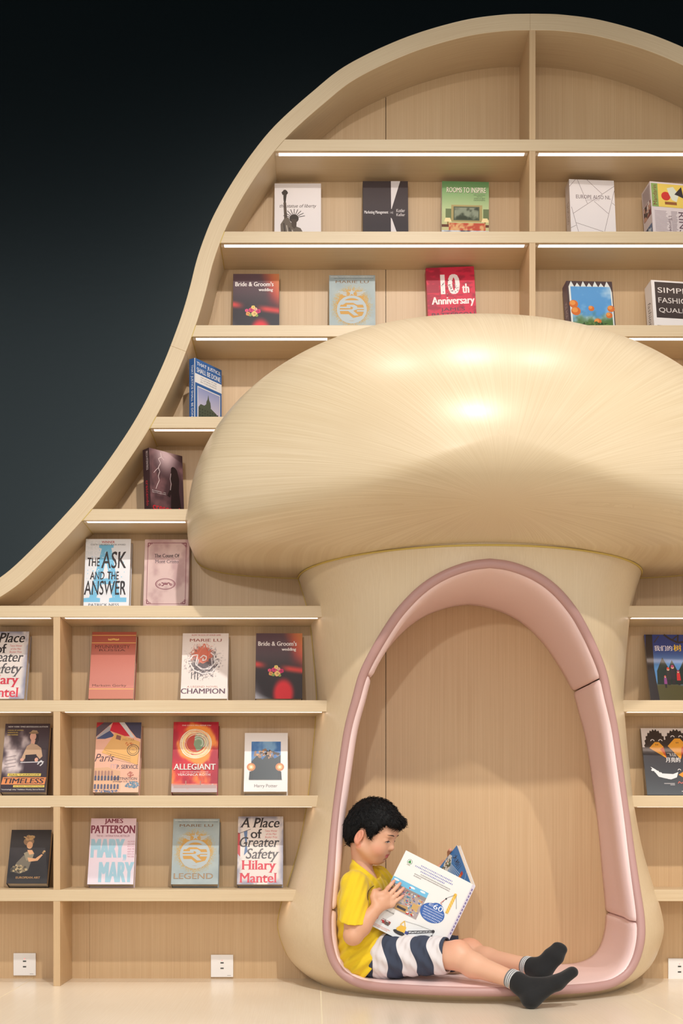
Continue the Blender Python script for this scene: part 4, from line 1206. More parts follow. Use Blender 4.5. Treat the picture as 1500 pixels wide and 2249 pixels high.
def art_back(a):
    a.paint(lambda u, v: mixc((238, 236, 232), (226, 230, 232), sstep(.6, 1, v)), 4, 10)
    a.ring(.115, .105, .030, .036, (120, 140, 110)); a.poly([(.115, .08), (.135, .102), (.128, .102), (.142, .118), (.088, .118), (.102, .102), (.095, .102)], (60, 140, 70)); a.rect(.111, .118, .119, .126, (110, 84, 56))
    a.line([(.09, .145), (.14, .145)], .008, (170, 150, 130))
    rg = random.Random(5)
    def row(u0, u1, v, h, c):
        u = u0
        while u < u1:
            w = h * 1.15
            for q in range(2): a.rect(u + w * .1, v + h * (.1 + .45 * q), u + w * .8, v + h * (.32 + .45 * q), c); a.h -= .00011
            a.rect(u + w * (.2 + .3 * rg.random()), v, u + w * (.4 + .3 * rg.random()), v + h * .9, c); a.h -= .00011
            u += w
        a.h += .0002
    for k, (u0, u1) in enumerate(((.27, .74), (.20, .76), (.30, .66))): row(u0, u1, .075 + .032 * k, .02, (126, 128, 190))
    for k, (u0, u1) in enumerate(((.32, .77), (.24, .77), (.24, .34))): row(u0, u1, .175 + .024 * k, .014, (120, 112, 108))
    # busy street picture
    a.rect(0, .34, .53, .695, (176, 160, 158)); a.rect(0, .34, .53, .42, (116, 190, 226))
    for u, v in ((.06, .365), (.3, .37), (.45, .36)): a.ell(u, v, .04, .012, (236, 240, 242), 12)
    a.circ(.27, .385, .012, (214, 70, 50), 10)
    a.poly([(0, .41), (.53, .405), (.53, .45), (0, .455)], (150, 140, 136))
    cols = [(196, 46, 48), (226, 226, 226), (70, 110, 176), (206, 168, 96), (96, 84, 80), (222, 188, 120), (60, 140, 150), (150, 60, 56), (196, 186, 180)]
    for k in range(150):
        u, v = rg.uniform(.005, .5), rg.uniform(.42, .675); w, h = rg.uniform(.008, .04), rg.uniform(.006, .02)
        a.rect(u, v, min(u + w, .53), v + h, rg.choice(cols)); a.h -= .000118
    a.h += .0003
    a.rect(.40, .53, .49, .6, (206, 166, 104)); a.rect(.17, .545, .27, .59, (196, 186, 184)); a.poly([(.20, .62), (.36, .60), (.37, .68), (.2, .69)], (190, 150, 96)); a.rect(.22, .635, .35, .665, (60, 58, 64))
    # blue bubble
    a.ell(.69, .535, .175, .115, (62, 104, 176), 36); a.ell(.72, .455, .09, .06, (62, 104, 176), 24)
    a.text('60', .665, .415, .80, .48, (238, 240, 246), 0.01); a.text('超过', .595, .435, .66, .468, (226, 232, 244))
    for k, (u0, u1) in enumerate(((.55, .82), (.555, .83), (.56, .84), (.57, .83), (.6, .8))): row(u0, u1, .49 + .03 * k, .018, (206, 216, 236))
    y, bk = (232, 186, 74), (52, 50, 54)
    a.rect(.845, .22, .885, .46, y); a.circ(.865, .215, .022, y, 12)
    for k in range(6): a.line([(.85, .25 + .035 * k), (.88, .28 + .035 * k)], .006, (250, 226, 160))
    a.line([(.86, .215), (.77, .30), (.75, .37)], .004, bk); a.line([(.88, .22), (.96, .36)], .004, bk); a.ell(.775, .305, .012, .012, bk, 10); a.line([(.765, .32), (.73, .38), (.76, .39)], .006, (196, 70, 60))
    # crawler crane
    a.ell(.40, .925, .085, .026, bk, 24); a.poly([(.34, .89), (.38, .83), (.46, .83), (.47, .90), (.36, .91)], y); a.line([(.37, .83), (.40, .77), (.45, .84)], .012, y); a.rect(.47, .87, .52, .905, (70, 76, 140))
    p0, p1 = A3([.50, .88]), A3([.80, .735])
    for o_ in (-.018, .018): a.line([tuple(p0 + [0, o_]), tuple(p1 + [0, o_ * .6])], .008, bk)
    for k in range(9):
        q0, q1 = p0 + (p1 - p0) * k / 9, p0 + (p1 - p0) * (k + 1) / 9; sg = 1 if k % 2 else -1
        a.line([tuple(q0 + [0, .016 * sg]), tuple(q1 + [0, -.016 * sg])], .005, bk)
    a.line([(.40, .77), (.60, .74), (.80, .725)], .003, bk); a.circ(.81, .73, .022, bk, 12); a.line([(.82, .74), (.82, .78)], .004, bk); a.ell(.82, .79, .014, .012, bk, 10)
    row(.05, .22, .745, .016, (120, 116, 112)); a.rect(0, .84, .06, .895, (206, 46, 48)); a.circ(.03, .9, .02, bk, 10)
    for k in range(12): a.rect(rg.uniform(.10, .22), rg.uniform(.855, .89), rg.uniform(.12, .25), rg.uniform(.875, .915), rg.choice(cols)); a.h -= .00011
    for k in range(2): row(.02, .28 - .04 * k, .95 + .018 * k, .010, (222, 130, 96))
    a.rect(.50, .965, .70, 1.0, bk); a.rect(.505, .97, .695, 1.0, (232, 234, 234)); a.rect(.545, .978, .60, .99, bk)
a = Art(KW, KH); art_back(a)
TL = KS + KA * KW
a.build('cover_print', pb, False, lambda u, v, h: tuple(TL - KA * KW * u + KN * KH * v + KM * (0.0002 + h) + Vector(pb.location) * -1)).location = (0, 0, 0)
def art_page(a):
    a.paint(lambda u, v: mixc((58, 128, 196), (70, 150, 214), v), 4, 8)
    a.text('大桥', .13, .05, .40, .13, (30, 40, 60), 0.03)
    for k in range(2): a.line([(.42 + .05 * k, .04), (.42 + .05 * k, .13)], .012, (36, 60, 110))
    for k in range(9): a.line([(.16 + .012 * k, .20 + .006 * k), (.66 - .02 * k, .10 + .035 * k)], .006, (206, 226, 240))
    a.line([(.0, .25), (1.0, .36)], .01, (190, 214, 232)); a.poly([(.58, .06), (.66, .06), (.72, .30), (.66, .31)], (206, 70, 56)); a.poly([(.61, .10), (.65, .10), (.69, .26), (.66, .26)], (232, 150, 70)); a.line([(.7, .0), (.98, .2)], .006, (206, 226, 240))
    a.poly([(.0, .16), (.08, .13), (.2, .18), (.28, .3), (.2, .42), (.05, .3)], (226, 230, 226)); a.splat(.12, .25, .1, .1, 26, .02, [(90, 96, 84), (206, 150, 80), (60, 110, 80)], 4)
    a.rect(0, .5, 1, 1, (84, 130, 110))
a = Art(KW2, KH); art_page(a)
TL2 = KS + KB * (KW2 - 0.006) + KN2 * 0.004
a.build('page_print', pb, False, lambda u, v, h: tuple(TL2 - KB * (KW2 - 0.010) * u + KN2 * (KH - 0.008) * v + KM2 * (0.0003 + h) + Vector(pb.location) * -1)).location = (0, 0, 0)
s = Art(0.015, KH); s.flat((214, 206, 216))
for k in range(14): s.rect(.3, .05 + .045 * k, .75, .08 + .045 * k, (130, 116, 160))
m0, m1 = KS - KA * 0.0038, sp0 - KB * 0.0038
s.build('spine_print', pb, False, lambda u, v, h: tuple(m0 + (m1 - m0) * u + KN * KH * v - (KA + KB) * 0.5 * (0.0003 + h) - A3(pb.location))).location = (0, 0, 0)

# ---------------------------------------------------------------- signed-distance modelling of the child
class Field:
    def __init__(s, lo, hi, h):
        s.lo, s.h = A3(lo, float), h
        s.n = np.ceil((A3(hi) - s.lo) / h).astype(int) + 1
        s.ax = [(s.lo[i] + h * np.arange(s.n[i])).astype(np.float32) for i in range(3)]
        s.D = np.full(tuple(s.n), 0.08, np.float32)
    def _reg(s, lo, hi):
        i0 = np.clip(np.floor((lo - s.lo) / s.h).astype(int), 0, s.n); i1 = np.clip(np.ceil((hi - s.lo) / s.h).astype(int) + 1, 0, s.n)
        sl = tuple(slice(a, b) for a, b in zip(i0, i1))
        g = (s.ax[0][sl[0]][:, None, None], s.ax[1][sl[1]][None, :, None], s.ax[2][sl[2]][None, None, :])
        return sl, g
    def _mix(s, sl, d, k, op):
        if d.size == 0: return
        R = s.D[sl]
        if op == 'sub':
            d = -d
            hh = np.clip(0.5 - 0.5 * (R - d) / k, 0, 1)
            s.D[sl] = R * (1 - hh) + d * hh + k * hh * (1 - hh)
        else:
            hh = np.clip(0.5 + 0.5 * (R - d) / k, 0, 1)
            s.D[sl] = R * (1 - hh) + d * hh - k * hh * (1 - hh)
    def cone(s, p0, p1, r0, r1, k=0.01, op='add'):
        p0, p1 = A3(p0, float), A3(p1, float)
        m = max(r0, r1) + k + 4 * s.h + 0.03
        sl, (x, y, z) = s._reg(np.minimum(p0, p1) - m, np.maximum(p0, p1) + m)
        b = p1 - p0; bb = max(float(b @ b), 1e-12)
        t = np.clip(((x - p0[0]) * b[0] + (y - p0[1]) * b[1] + (z - p0[2]) * b[2]) / bb, 0, 1)
        d = np.sqrt((x - p0[0] - t * b[0]) ** 2 + (y - p0[1] - t * b[1]) ** 2 + (z - p0[2] - t * b[2]) ** 2) - (r0 + (r1 - r0) * t)
        s._mix(sl, d, k, op)
    def ell(s, c, r, k=0.01, op='add', R=None):
        """R: 3x3, columns are the ellipsoid's axes"""
        c, r = A3(c, float), A3(r, float)
        m = r.max() + k + 4 * s.h + 0.03
        sl, (x, y, z) = s._reg(c - m, c + m)
        X, Y, Z = x - c[0], y - c[1], z - c[2]
        if R is not None:
            X, Y, Z = (X * R[0, j] + Y * R[1, j] + Z * R[2, j] for j in range(3))
        k0 = np.sqrt((X / r[0]) ** 2 + (Y / r[1]) ** 2 + (Z / r[2]) ** 2)
        k1 = np.sqrt((X / r[0] ** 2) ** 2 + (Y / r[1] ** 2) ** 2 + (Z / r[2] ** 2) ** 2)
        s._mix(sl, k0 * (k0 - 1) / np.maximum(k1, 1e-6), k, op)
    def plane(s, p, n, k=0.003):
        """cut away the side the normal points to"""
        n = unit(n); p = A3(p, float)
        x, y, z = s.ax[0][:, None, None], s.ax[1][None, :, None], s.ax[2][None, None, :]
        d = (x - p[0]) * n[0] + (y - p[1]) * n[1] + (z - p[2]) * n[2]
        s._mix((slice(None),) * 3, -d, k, 'sub')
    def warp(s, fn):
        s.D += fn(s.ax[0][:, None, None], s.ax[1][None, :, None], s.ax[2][None, None, :]).astype(np.float32)
    def mesh(s, smooth=2):
        D, n = s.D, s.n
        ins = D < 0
        c = np.zeros(tuple(n - 1), np.uint8)
        for i in (0, 1):
            for j in (0, 1):
                for k in (0, 1):
                    c += ins[i:n[0] - 1 + i, j:n[1] - 1 + j, k:n[2] - 1 + k]
        cell = np.argwhere((c > 0) & (c < 8))
        idx = -np.ones(tuple(n - 1), np.int32)
        idx[tuple(cell.T)] = np.arange(len(cell))
        acc = np.zeros((len(cell), 3)); cnt = np.zeros(len(cell))
        cor = [(i, j, k) for i in (0, 1) for j in (0, 1) for k in (0, 1)]
        for p in cor:
            for ax in range(3):
                if p[ax]: continue
                q = list(p); q[ax] = 1
                d0 = D[tuple((cell + p).T)]; d1 = D[tuple((cell + q).T)]
                m_ = (d0 < 0) != (d1 < 0)
                t = d0[m_] / (d0[m_] - d1[m_])
                e = np.tile(A3(p, float), (m_.sum(), 1)); e[:, ax] += t
                acc[m_] += e; cnt[m_] += 1
        V = s.lo + s.h * (cell + acc / cnt[:, None])
        F = []
        for ax in range(3):
            b, d = (ax + 1) % 3, (ax + 2) % 3
            sl0 = [slice(None)] * 3; sl1 = [slice(None)] * 3
            sl0[ax] = slice(0, -1); sl1[ax] = slice(1, None)
            ch = ins[tuple(sl0)] != ins[tuple(sl1)]
            e = np.argwhere(ch)
            e = e[(e[:, b] > 0) & (e[:, d] > 0) & (e[:, b] < n[b] - 1) & (e[:, d] < n[d] - 1)]
            def cidx(db, dd):
                q = e.copy(); q[:, b] -= db; q[:, d] -= dd
                return idx[tuple(q.T)]
            quad = np.stack([cidx(1, 1), cidx(0, 1), cidx(0, 0), cidx(1, 0)], 1)
            flip = ~ins[tuple(e.T)]
            quad[flip] = quad[flip][:, ::-1]
            F.append(quad)
        F = np.vstack(F); F = F[(F >= 0).all(1)]
        for _ in range(smooth):
            sm = np.zeros_like(V); cn = np.zeros(len(V))
            for i in range(4):
                np.add.at(sm, F[:, i], V[F[:, (i + 1) % 4]] + V[F[:, (i + 3) % 4]]); np.add.at(cn, F[:, i], 2)
            V = 0.5 * V + 0.5 * sm / np.maximum(cn, 1)[:, None]
        return V, F

def fast_mesh(name, V, F, mat, parent, cols=None, attr=None):
    me = bpy.data.meshes.new(name)
    me.vertices.add(len(V)); me.vertices.foreach_set('co', np.asarray(V, np.float32).ravel())
    me.loops.add(F.size); me.loops.foreach_set('vertex_index', F.astype(np.int32).ravel())
    me.polygons.add(len(F)); me.polygons.foreach_set('loop_start', np.arange(0, F.size, F.shape[1], dtype=np.int32))
    me.update(calc_edges=True)
    me.polygons.foreach_set('use_smooth', np.ones(len(F), bool))
    me.materials.append(mat)
    if cols is not None:
        ca = me.color_attributes.new('Col', 'FLOAT_COLOR', 'POINT')
        c = np.ones((len(V), 4), np.float32); c[:, :3] = lin_np(cols); ca.data.foreach_set('color', c.ravel())
    if attr is not None:
        at_ = me.attributes.new('band', 'FLOAT', 'POINT'); at_.data.foreach_set('value', np.asarray(attr, np.float32))
    me.update()
    o = bpy.data.objects.new(name, me); COL.objects.link(o)
    o.parent = parent; o.location = -worldloc(parent)
    return o

def bend(V, n):
    return V

# ---- materials of the child
m, nt, b = newmat('skin')
at = nt.nodes.new('ShaderNodeAttribute'); at.attribute_name = 'Col'
nt.links.new(at.outputs['Color'], b.inputs['Base Color'])
b.inputs['Roughness'].default_value = 0.48; b.inputs['Subsurface Weight'].default_value = 0.12
b.inputs['Subsurface Radius'].default_value = (0.012, 0.005, 0.003); b.inputs['Subsurface Scale'].default_value = 0.5
M['skin'] = m
def cloth(name, c1, c2, scale, rough=0.9, bump=0.25):
    m, nt, b = newmat(name)
    N, L = nt.nodes, nt.links
    tc = N.new('ShaderNodeTexCoord'); nz = N.new('ShaderNodeTexNoise'); nz.inputs['Scale'].default_value = scale; nz.inputs['Detail'].default_value = 3
    L.new(tc.outputs['Object'], nz.inputs['Vector'])
    r = N.new('ShaderNodeValToRGB'); r.color_ramp.elements[0].color = (*lin(c1), 1); r.color_ramp.elements[1].color = (*lin(c2), 1)
    r.color_ramp.elements[0].position = 0.35; r.color_ramp.elements[1].position = 0.65
    L.new(nz.outputs['Fac'], r.inputs[0]); L.new(r.outputs[0], b.inputs['Base Color'])
    b.inputs['Roughness'].default_value = rough; b.inputs['Sheen Weight'].default_value = 0.15
    bp = N.new('ShaderNodeBump'); bp.inputs['Strength'].default_value = bump; bp.inputs['Distance'].default_value = 0.001
    L.new(nz.outputs['Fac'], bp.inputs['Height']); L.new(bp.outputs[0], b.inputs['Normal'])
    return m
M['shirt'] = cloth('yellow_jersey', (226, 192, 26), (232, 198, 32), 700, bump=0.06)
M['sock'] = cloth('black_sock', (17, 17, 18), (24, 24, 25), 900, bump=0.1)
M['cuff'] = cloth('grey_cuff', (116, 118, 120), (140, 142, 144), 600)
M['cuff_white'] = cloth('white_cuff_stripe', (214, 212, 210), (230, 228, 226), 600)
M['hair'] = plain('black_hair', (12, 11, 11), 0.58, spec=0.22)
M['eye_white'] = plain('eye_white', (214, 204, 200), 0.25)
M['brow'] = plain('brow_hair', (62, 46, 40), 0.7)
M['lash'] = plain('dark_lashes', (24, 18, 17), 0.5)
m, nt, b = newmat('striped_shorts')
N, L = nt.nodes, nt.links
at = N.new('ShaderNodeAttribute'); at.attribute_name = 'band'
r = N.new('ShaderNodeValToRGB'); r.color_ramp.interpolation = 'CONSTANT'
NAVY, CREAM = (*lin((58, 66, 84)), 1), (*lin((222, 216, 216)), 1)
el = r.color_ramp.elements
el[0].position = 0; el[0].color = NAVY; el[1].position = 0.04 / 0.4; el[1].color = CREAM
for p_, c_ in ((.094, NAVY), (.144, CREAM), (.195, NAVY), (.252, CREAM), (.297, NAVY)):
    e_ = el.new(p_ / 0.4); e_.color = c_
mr = N.new('ShaderNodeMath'); mr.operation = 'DIVIDE'; mr.inputs[1].default_value = 0.4
L.new(at.outputs['Fac'], mr.inputs[0]); L.new(mr.outputs[0], r.inputs[0])
tc = N.new('ShaderNodeTexCoord'); nz = N.new('ShaderNodeTexNoise'); nz.inputs['Scale'].default_value = 600
L.new(tc.outputs['Object'], nz.inputs['Vector'])
mx = N.new('ShaderNodeMix'); mx.data_type = 'RGBA'; mx.blend_type = 'MULTIPLY'; mx.inputs['Factor'].default_value = 0.3
L.new(r.outputs[0], mx.inputs['A']); L.new(nz.outputs['Color'], mx.inputs['B']); L.new(r.outputs[0], b.inputs['Base Color'])
b.inputs['Roughness'].default_value = 0.9
bp = N.new('ShaderNodeBump'); bp.inputs['Strength'].default_value = 0.3; bp.inputs['Distance'].default_value = 0.001
L.new(nz.outputs['Fac'], bp.inputs['Height']); L.new(bp.outputs[0], b.inputs['Normal'])
M['shorts'] = m

# ---- joints
def on_cover(px, py, d):
    """point on the near cover's outer side, d in front of it, seen at that pixel"""
    c = A3([0, CAMY, CAMZ]); r = A3([(px - CX) / FPX, 1, -(py - CY) / FPX])
    o = KS + KM * d
    t = np.dot(o - c, KM) / np.dot(r, KM)
    return c + r * t
PEL_R, PEL_L = A3([.165, -.195, .138]), A3([.168, -.100, .138])
CHE_R, CHE_L = A3([.150, -.200, .315]), A3([.190, -.108, .320])
SH_R, SH_L = A3([.138, -.262, .388]), A3([.228, -.050, .395])
EL_R = A3([.132, -.338, .216])
WR_R = on_cover(826, 1996, 0.030)
HIP_R, KN_R, AN_R = A3([.180, -.205, .130]), A3([.485, -.335, .150]), A3([.660, -.500, .084])
HIP_L, KN_L, AN_L = A3([.185, -.095, .128]), A3([.552, -.125, .135]), A3([.735, -.345, .112])
EL_L, WR_L = A3([.335, .030, .285]), F2 + KN2 * 0.105 - KM2 * 0.03 + KB * 0.02
HO = A3([.190, -.166, .548])                # head centre between the ears
psi, phi, rol = math.radians(25), math.radians(23), math.radians(0)
hf = A3([math.cos(psi) * math.cos(phi), -math.sin(psi) * math.cos(phi), -math.sin(phi)])
hl = A3([math.sin(psi), math.cos(psi), 0]); hu = np.cross(hf, hl)
HR = np.stack([hf, hl, hu], 1)
def hw(x, y, z): return HO + hf * x + hl * y + hu * z

body = Field((.04, -.60, .00), (.92, .12, .70), 0.0030)
B_ = body
def torso(Fd, e, k=0.05):
    Fd.cone(PEL_R, CHE_R, .076 + e, .066 + e, k); Fd.cone(PEL_L, CHE_L, .076 + e, .066 + e, k)
    Fd.cone(SH_R + [.004, .03, -.004], SH_L + [-.012, -.028, -.004], .043 + e, .043 + e, .04)
torso(B_, -.008)
B_.cone((.176, -.158, .395), hw(-.028, 0, -.02), .036, .034, .03)
# head
def H(c, r, k=.012, op='add'): B_.ell(hw(*c), r, k, op, HR)
H((.006, 0, .050), (.086, .071, .077), .02)
H((.030, 0, -.006), (.062, .058, .062), .03)
H((.052, 0, -.030), (.036, .040, .036), .02)
B_.cone(hw(.066, 0, -.054), hw(.070, 0, -.050), .019, .019, .018)
for sd in (-1, 1):
    H((.056, sd * .030, -.016), (.026, .026, .026), .02)
    B_.cone(hw(.004, sd * .055, -.030), hw(.055, sd * .018, -.055), .017, .016, .02)
B_.cone(hw(.077, -.030, .046), hw(.077, .030, .046), .012, .012, .016)
for sd in (-1, 1):
    B_.cone(hw(.097, sd * .028, .024), hw(.094, sd * .040, .022), .010, .008, .010, 'sub')
    H((.0730, sd * .0305, .0210), (.0135, .0155, .0125), .004)
B_.cone(hw(.083, 0, .030), hw(.095, 0, .003), .0065, .0085, .010)
B_.cone(hw(.096, 0, .000), hw(.0965, 0, -.001), .0098, .0098, .006)
for sd in (-1, 1):
    B_.cone(hw(.0885, sd * .0105, -.0045), hw(.089, sd * .0105, -.005), .0066, .0066, .005)
H((.074, 0, -.028), (.015, .023, .018), .014)
B_.cone(hw(.0850, -.011, -.0275), hw(.0850, .011, -.0275), .0036, .0036, .004)
B_.cone(hw(.0880, -.004, -.0272), hw(.0880, .004, -.0272), .0032, .0032, .004)
B_.cone(hw(.0850, -.008, -.0345), hw(.0850, .008, -.0345), .0042, .0042, .004)
B_.cone(hw(.0925, -.014, -.0308), hw(.0925, .014, -.0308), .0014, .0014, .003, 'sub')
B_.cone(hw(.088, -.007, -.046), hw(.088, .007, -.046), .0035, .0035, .006, 'sub')
# ears
for sd in (-1, 1):
    er = np.stack([unit(hf * .92 + hl * sd * .38 + hu * -.22), unit(hl * sd * .92 - hf * .40), None or unit(hu)], 1)
    er[:, 1] = unit(er[:, 1] - er[:, 0] * np.dot(er[:, 0], er[:, 1])); er[:, 2] = np.cross(er[:, 0], er[:, 1]) * (1 if np.dot(np.cross(er[:, 0], er[:, 1]), hu) > 0 else -1)
    ec = hw(-.004, sd * .0745, .001)
    B_.ell(ec, (.0175, .0075, .029), .004, 'add', er)
    B_.ell(ec + hu * .004 + hf * .003 + er[:, 1] * .0075, (.0115, .0068, .0190), .002, 'sub', er)
    B_.cone(ec + hu * .010 - hf * .002 + er[:, 1] * .001, ec - hu * .008 + hf * .001 + er[:, 1] * .001, .0030, .0028, .003)
    B_.cone(ec - hu * .021 + hf * .003, ec - hu * .023 + hf * .004, .0075, .0068, .006)
# arms
def arm(sh, el, wr, ra, rb, rc):
    B_.cone(sh, el, ra, rb, .02)
    mid = el + (wr - el) * .35
    B_.cone(el, mid, rb, rb + .0015, .012); B_.cone(mid, wr, rb + .0015, rc, .012)
arm(SH_R, EL_R, WR_R, .036, .0315, .0205)
arm(SH_L, EL_L, WR_L, .036, .031, .0205)
# right hand spread on the outside of the near cover
TIP = []
def finger(p, rr, k=.0035):
    for i in range(len(p) - 1):
        B_.cone(p[i], p[i + 1], rr[i], rr[i + 1], k)
    TIP.append(A3(p[-1]))
fg = (((841, 1965), (852, 1950), (859, 1942), (865.4, 1934.6)), ((849, 1971), (863, 1957), (871, 1948), (878.7, 1940)),
      ((855.5, 1978), (871, 1965), (879, 1957.5), (886, 1951)), ((860, 1986), (872, 1977), (879, 1972), (885, 1967.5)))
MCP = []
for i, q in enumerate(fg):
    hgt = (.0165, .0150, .0110, .0092)
    pts = [on_cover(x, y, h_) for (x, y), h_ in zip(q, hgt)]
    MCP.append(pts[0])
    s_ = (.0082, .0073, .0067, .0058) if i < 3 else (.0074, .0064, .0058, .0051)
    finger(pts, s_)
B_.cone(WR_R, MCP[1] + KM * .002, .0185, .0120, .012)
for q in MCP:
    B_.cone(WR_R + (q - WR_R) * .25, q, .0140, .0098, .010)
B_.cone(WR_R + (MCP[0] - WR_R) * .3, MCP[3], .013, .010, .010)
B_.cone(on_cover(822, 1962, .016), MCP[0], .0105, .0095, .008); B_.cone(on_cover(822, 1972, .020), MCP[0], .011, .010, .008)
FE = lambda t: KS + KA * KW + KN * KH * t          # fore edge of the near cover
tb = [WR_R + (on_cover(822, 1972, .024) - WR_R) * .5, on_cover(820, 1971, .020), on_cover(823, 1958, .010), on_cover(833, 1954, -.0165)]
finger(tb, (.0145, .0115, .0090, .0078), .006)
# left hand: thumb over the far fore edge, fingers behind
FB = lambda t, o, d: KS + KB * (KW2 + o) + KN2 * KH * t - KM2 * d
pal = FB(.30, -.035, .034)
B_.cone(WR_L, pal, .018, .014, .012); B_.cone(WR_L, FB(.40, -.045, .032), .016, .012, .012)
finger([WR_L + (pal - WR_L) * .4, FB(.27, .010, .024), FB(.17, .012, .004), FB(.115, -.006, -.0085)], (.0125, .0100, .0086, .0074), .006)
for i in range(4):
    t_ = .18 + .065 * i
    finger([FB(t_ + .04, -.045, .032), FB(t_, -.075, .0265), FB(t_ - .01, -.098, .0245), FB(t_ - .015, -.115, .0235)], (.0095, .0078, .0070, .0060))
# legs
def leg(h_, k_, a_, out):
    B_.cone(h_, k_, .062, .047, .03)
    d = unit(a_ - k_)
    dn = unit(A3([0, 0, -1]) - d * np.dot([0, 0, -1], d))
    c1 = k_ + (a_ - k_) * .30 + dn * .010
    B_.cone(k_ + dn * .004, c1, .044, .0405, .02); B_.cone(c1, a_, .0405, .0262, .02)
    B_.ell(k_ - dn * .016 + d * .004, (.034, .034, .034), .02)
leg(HIP_R, KN_R, AN_R, 1); leg(HIP_L, KN_L, AN_L, 1)
FOOT_R = dict(a=AN_R, heel=A3([.700, -.542, .030]), ball=A3([.784, -.535, .082]), toe=A3([.834, -.530, .115]), side=unit([.1, -.95, .1]))
FOOT_L = dict(a=AN_L, heel=A3([.762, -.380, .089]), ball=A3([.806, -.372, .150]), toe=A3([.826, -.368, .176]), side=unit([.62, -.70, -.30]))
def foot(Fd, f, e):
    Fd.cone(f['a'], f['heel'], .027 + e, .026 + e, .02)
    for s_, r_ in ((-1, .0), (1, .0)):
        w_ = f['side'] * s_ * .017
        Fd.cone(f['heel'] + w_ * .3, f['ball'] + w_, .024 + e, .0175 + e, .02); Fd.cone(f['ball'] + w_, f['toe'] + w_ * .9, .0175 + e, .0135 + e, .012)
    Fd.cone(f['a'] + (f['heel'] - f['a']) * .2, f['ball'], .026 + e, .017 + e, .025)
    Fd.cone(f['ball'], f['toe'] + unit(f['toe'] - f['ball']) * .003, .0178 + e, .0140 + e, .022)
foot(B_, FOOT_R, -.003); foot(B_, FOOT_L, -.003)
V, F = body.mesh(1)
# skin colour: lips, ears, cheeks, knees and fingertips are redder
loc = (V - HO) @ HR
col = np.tile(A3([226., 176, 146]), (len(V), 1))
def tint(w, c):
    global col
    w = np.clip(w, 0, 1)[:, None]; col = col * (1 - w) + A3(c, float) * w
onhead = (np.linalg.norm(loc - [.02, 0, .02], axis=1) < .14)
tint(onhead * 0.35, (218, 160, 128))
ck = np.hypot(np.hypot(loc[:, 0] - .065, (np.abs(loc[:, 1]) - .045) * 1.0), loc[:, 2] + .018); tint(onhead * sstep(.035, .0, ck) * .45, (222, 140, 116))
lip = onhead * (np.abs(loc[:, 1]) < .0155) * (loc[:, 2] < -.0250) * (loc[:, 2] > -.0385) * (loc[:, 0] > .0800) * (1 - (np.abs(loc[:, 1]) / .0165) ** 4); tint(lip * .9, (206, 98, 104))
ear = onhead * (np.abs(loc[:, 1]) > .069) * (np.abs(loc[:, 0] + .01) < .03); tint(ear * .5, (222, 132, 108))
for t_ in TIP:
    tint(sstep(.018, .004, np.linalg.norm(V - t_, axis=1)) * .5, (228, 142, 126))
for k_ in (KN_R, KN_L): tint(sstep(.07, .02, np.linalg.norm(V - k_ - [0, 0, .03], axis=1)) * .35, (222, 142, 112))
armw = (V[:, 2] < .40) & (V[:, 0] < .26) & (V[:, 1] < -.2) & (~onhead); tint(armw * .5, (206, 148, 112))
person = thing('person', 'child in yellow shirt and striped shorts reading against the left side of the nook', 'person', (HIP_R[0], -.15, SEATZ))
fast_mesh('body', V, F, M['skin'], person, cols=col)

# ---- shirt
sh = Field((.04, -.43, .06), (.34, .07, .50), 0.0030)
torso(sh, .006)
sh.cone(PEL_R + [.02, -.004, -.008], PEL_L + [.02, .006, -.008], .087, .087, .04)
sh.cone(SH_L, SH_L + (EL_L - SH_L) * .75, .046, .050, .025)
sh.cone((.176, -.158, .385), (.174, -.158, .450), .058, .046, .03)
def folds(x, y, z):
    w = np.clip((.30 - z) / .16, 0, 1)
    f = .0045 * np.sin((z * 1.0 - x * .75) * 2 * math.pi / .043 + 2.2 * np.sin(y * 24) + 9 * x) * w
    g = .0022 * np.sin((x * 1.1 + z * .9 + y * .7) * 2 * math.pi / .050 + 2 * np.sin(z * 30)) * np.clip((z - .2) / .1, 0, 1)
    p = SH_R + (EL_R - SH_R) * .2
    q = .0030 * np.sin((x * .9 - z * .35) * 2 * math.pi / .022 + 3 * y) * np.exp(-(((x - .185) / .03) ** 2 + ((z - .335) / .06) ** 2))
    return f + g + q
sh.warp(folds)
# crew neck opening, hem and sleeve ends
sh.cone((.196, -.168, .432), (.176, -.160, .56), .044, .062, .003, 'sub'); sh.ell((.205, -.172, .432), (.050, .044, .026), .004, 'sub')
sh.plane((.196, -.25, .092), (.795, 0, -.607), .004)
sl_ = Field((.04, -.43, .06), (.34, .07, .50), 0.0030)
ax_ = unit(EL_R - SH_R)
sl_.cone(SH_R, SH_R + (EL_R - SH_R) * .35, .046, .048, .02); sl_.cone(SH_R + (EL_R - SH_R) * .35, SH_R + (EL_R - SH_R) * .90, .048, .050, .01)
sl_.warp(lambda x, y, z: .0016 * np.sin((x * 1.2 - z * .5) * 2 * math.pi / .03 + 8 * y))
sl_.plane(SH_R + (EL_R - SH_R) * .74 + [0, 0, .004], unit(ax_ + A3([.0, .62, -.10])), .003)
hh = np.clip(0.5 + 0.5 * (sh.D - sl_.D) / .012, 0, 1)
sh.D = sh.D * (1 - hh) + sl_.D * hh - .012 * hh * (1 - hh)
V, F = sh.mesh(2)
so = fast_mesh('shirt', V, F, M['shirt'], person)
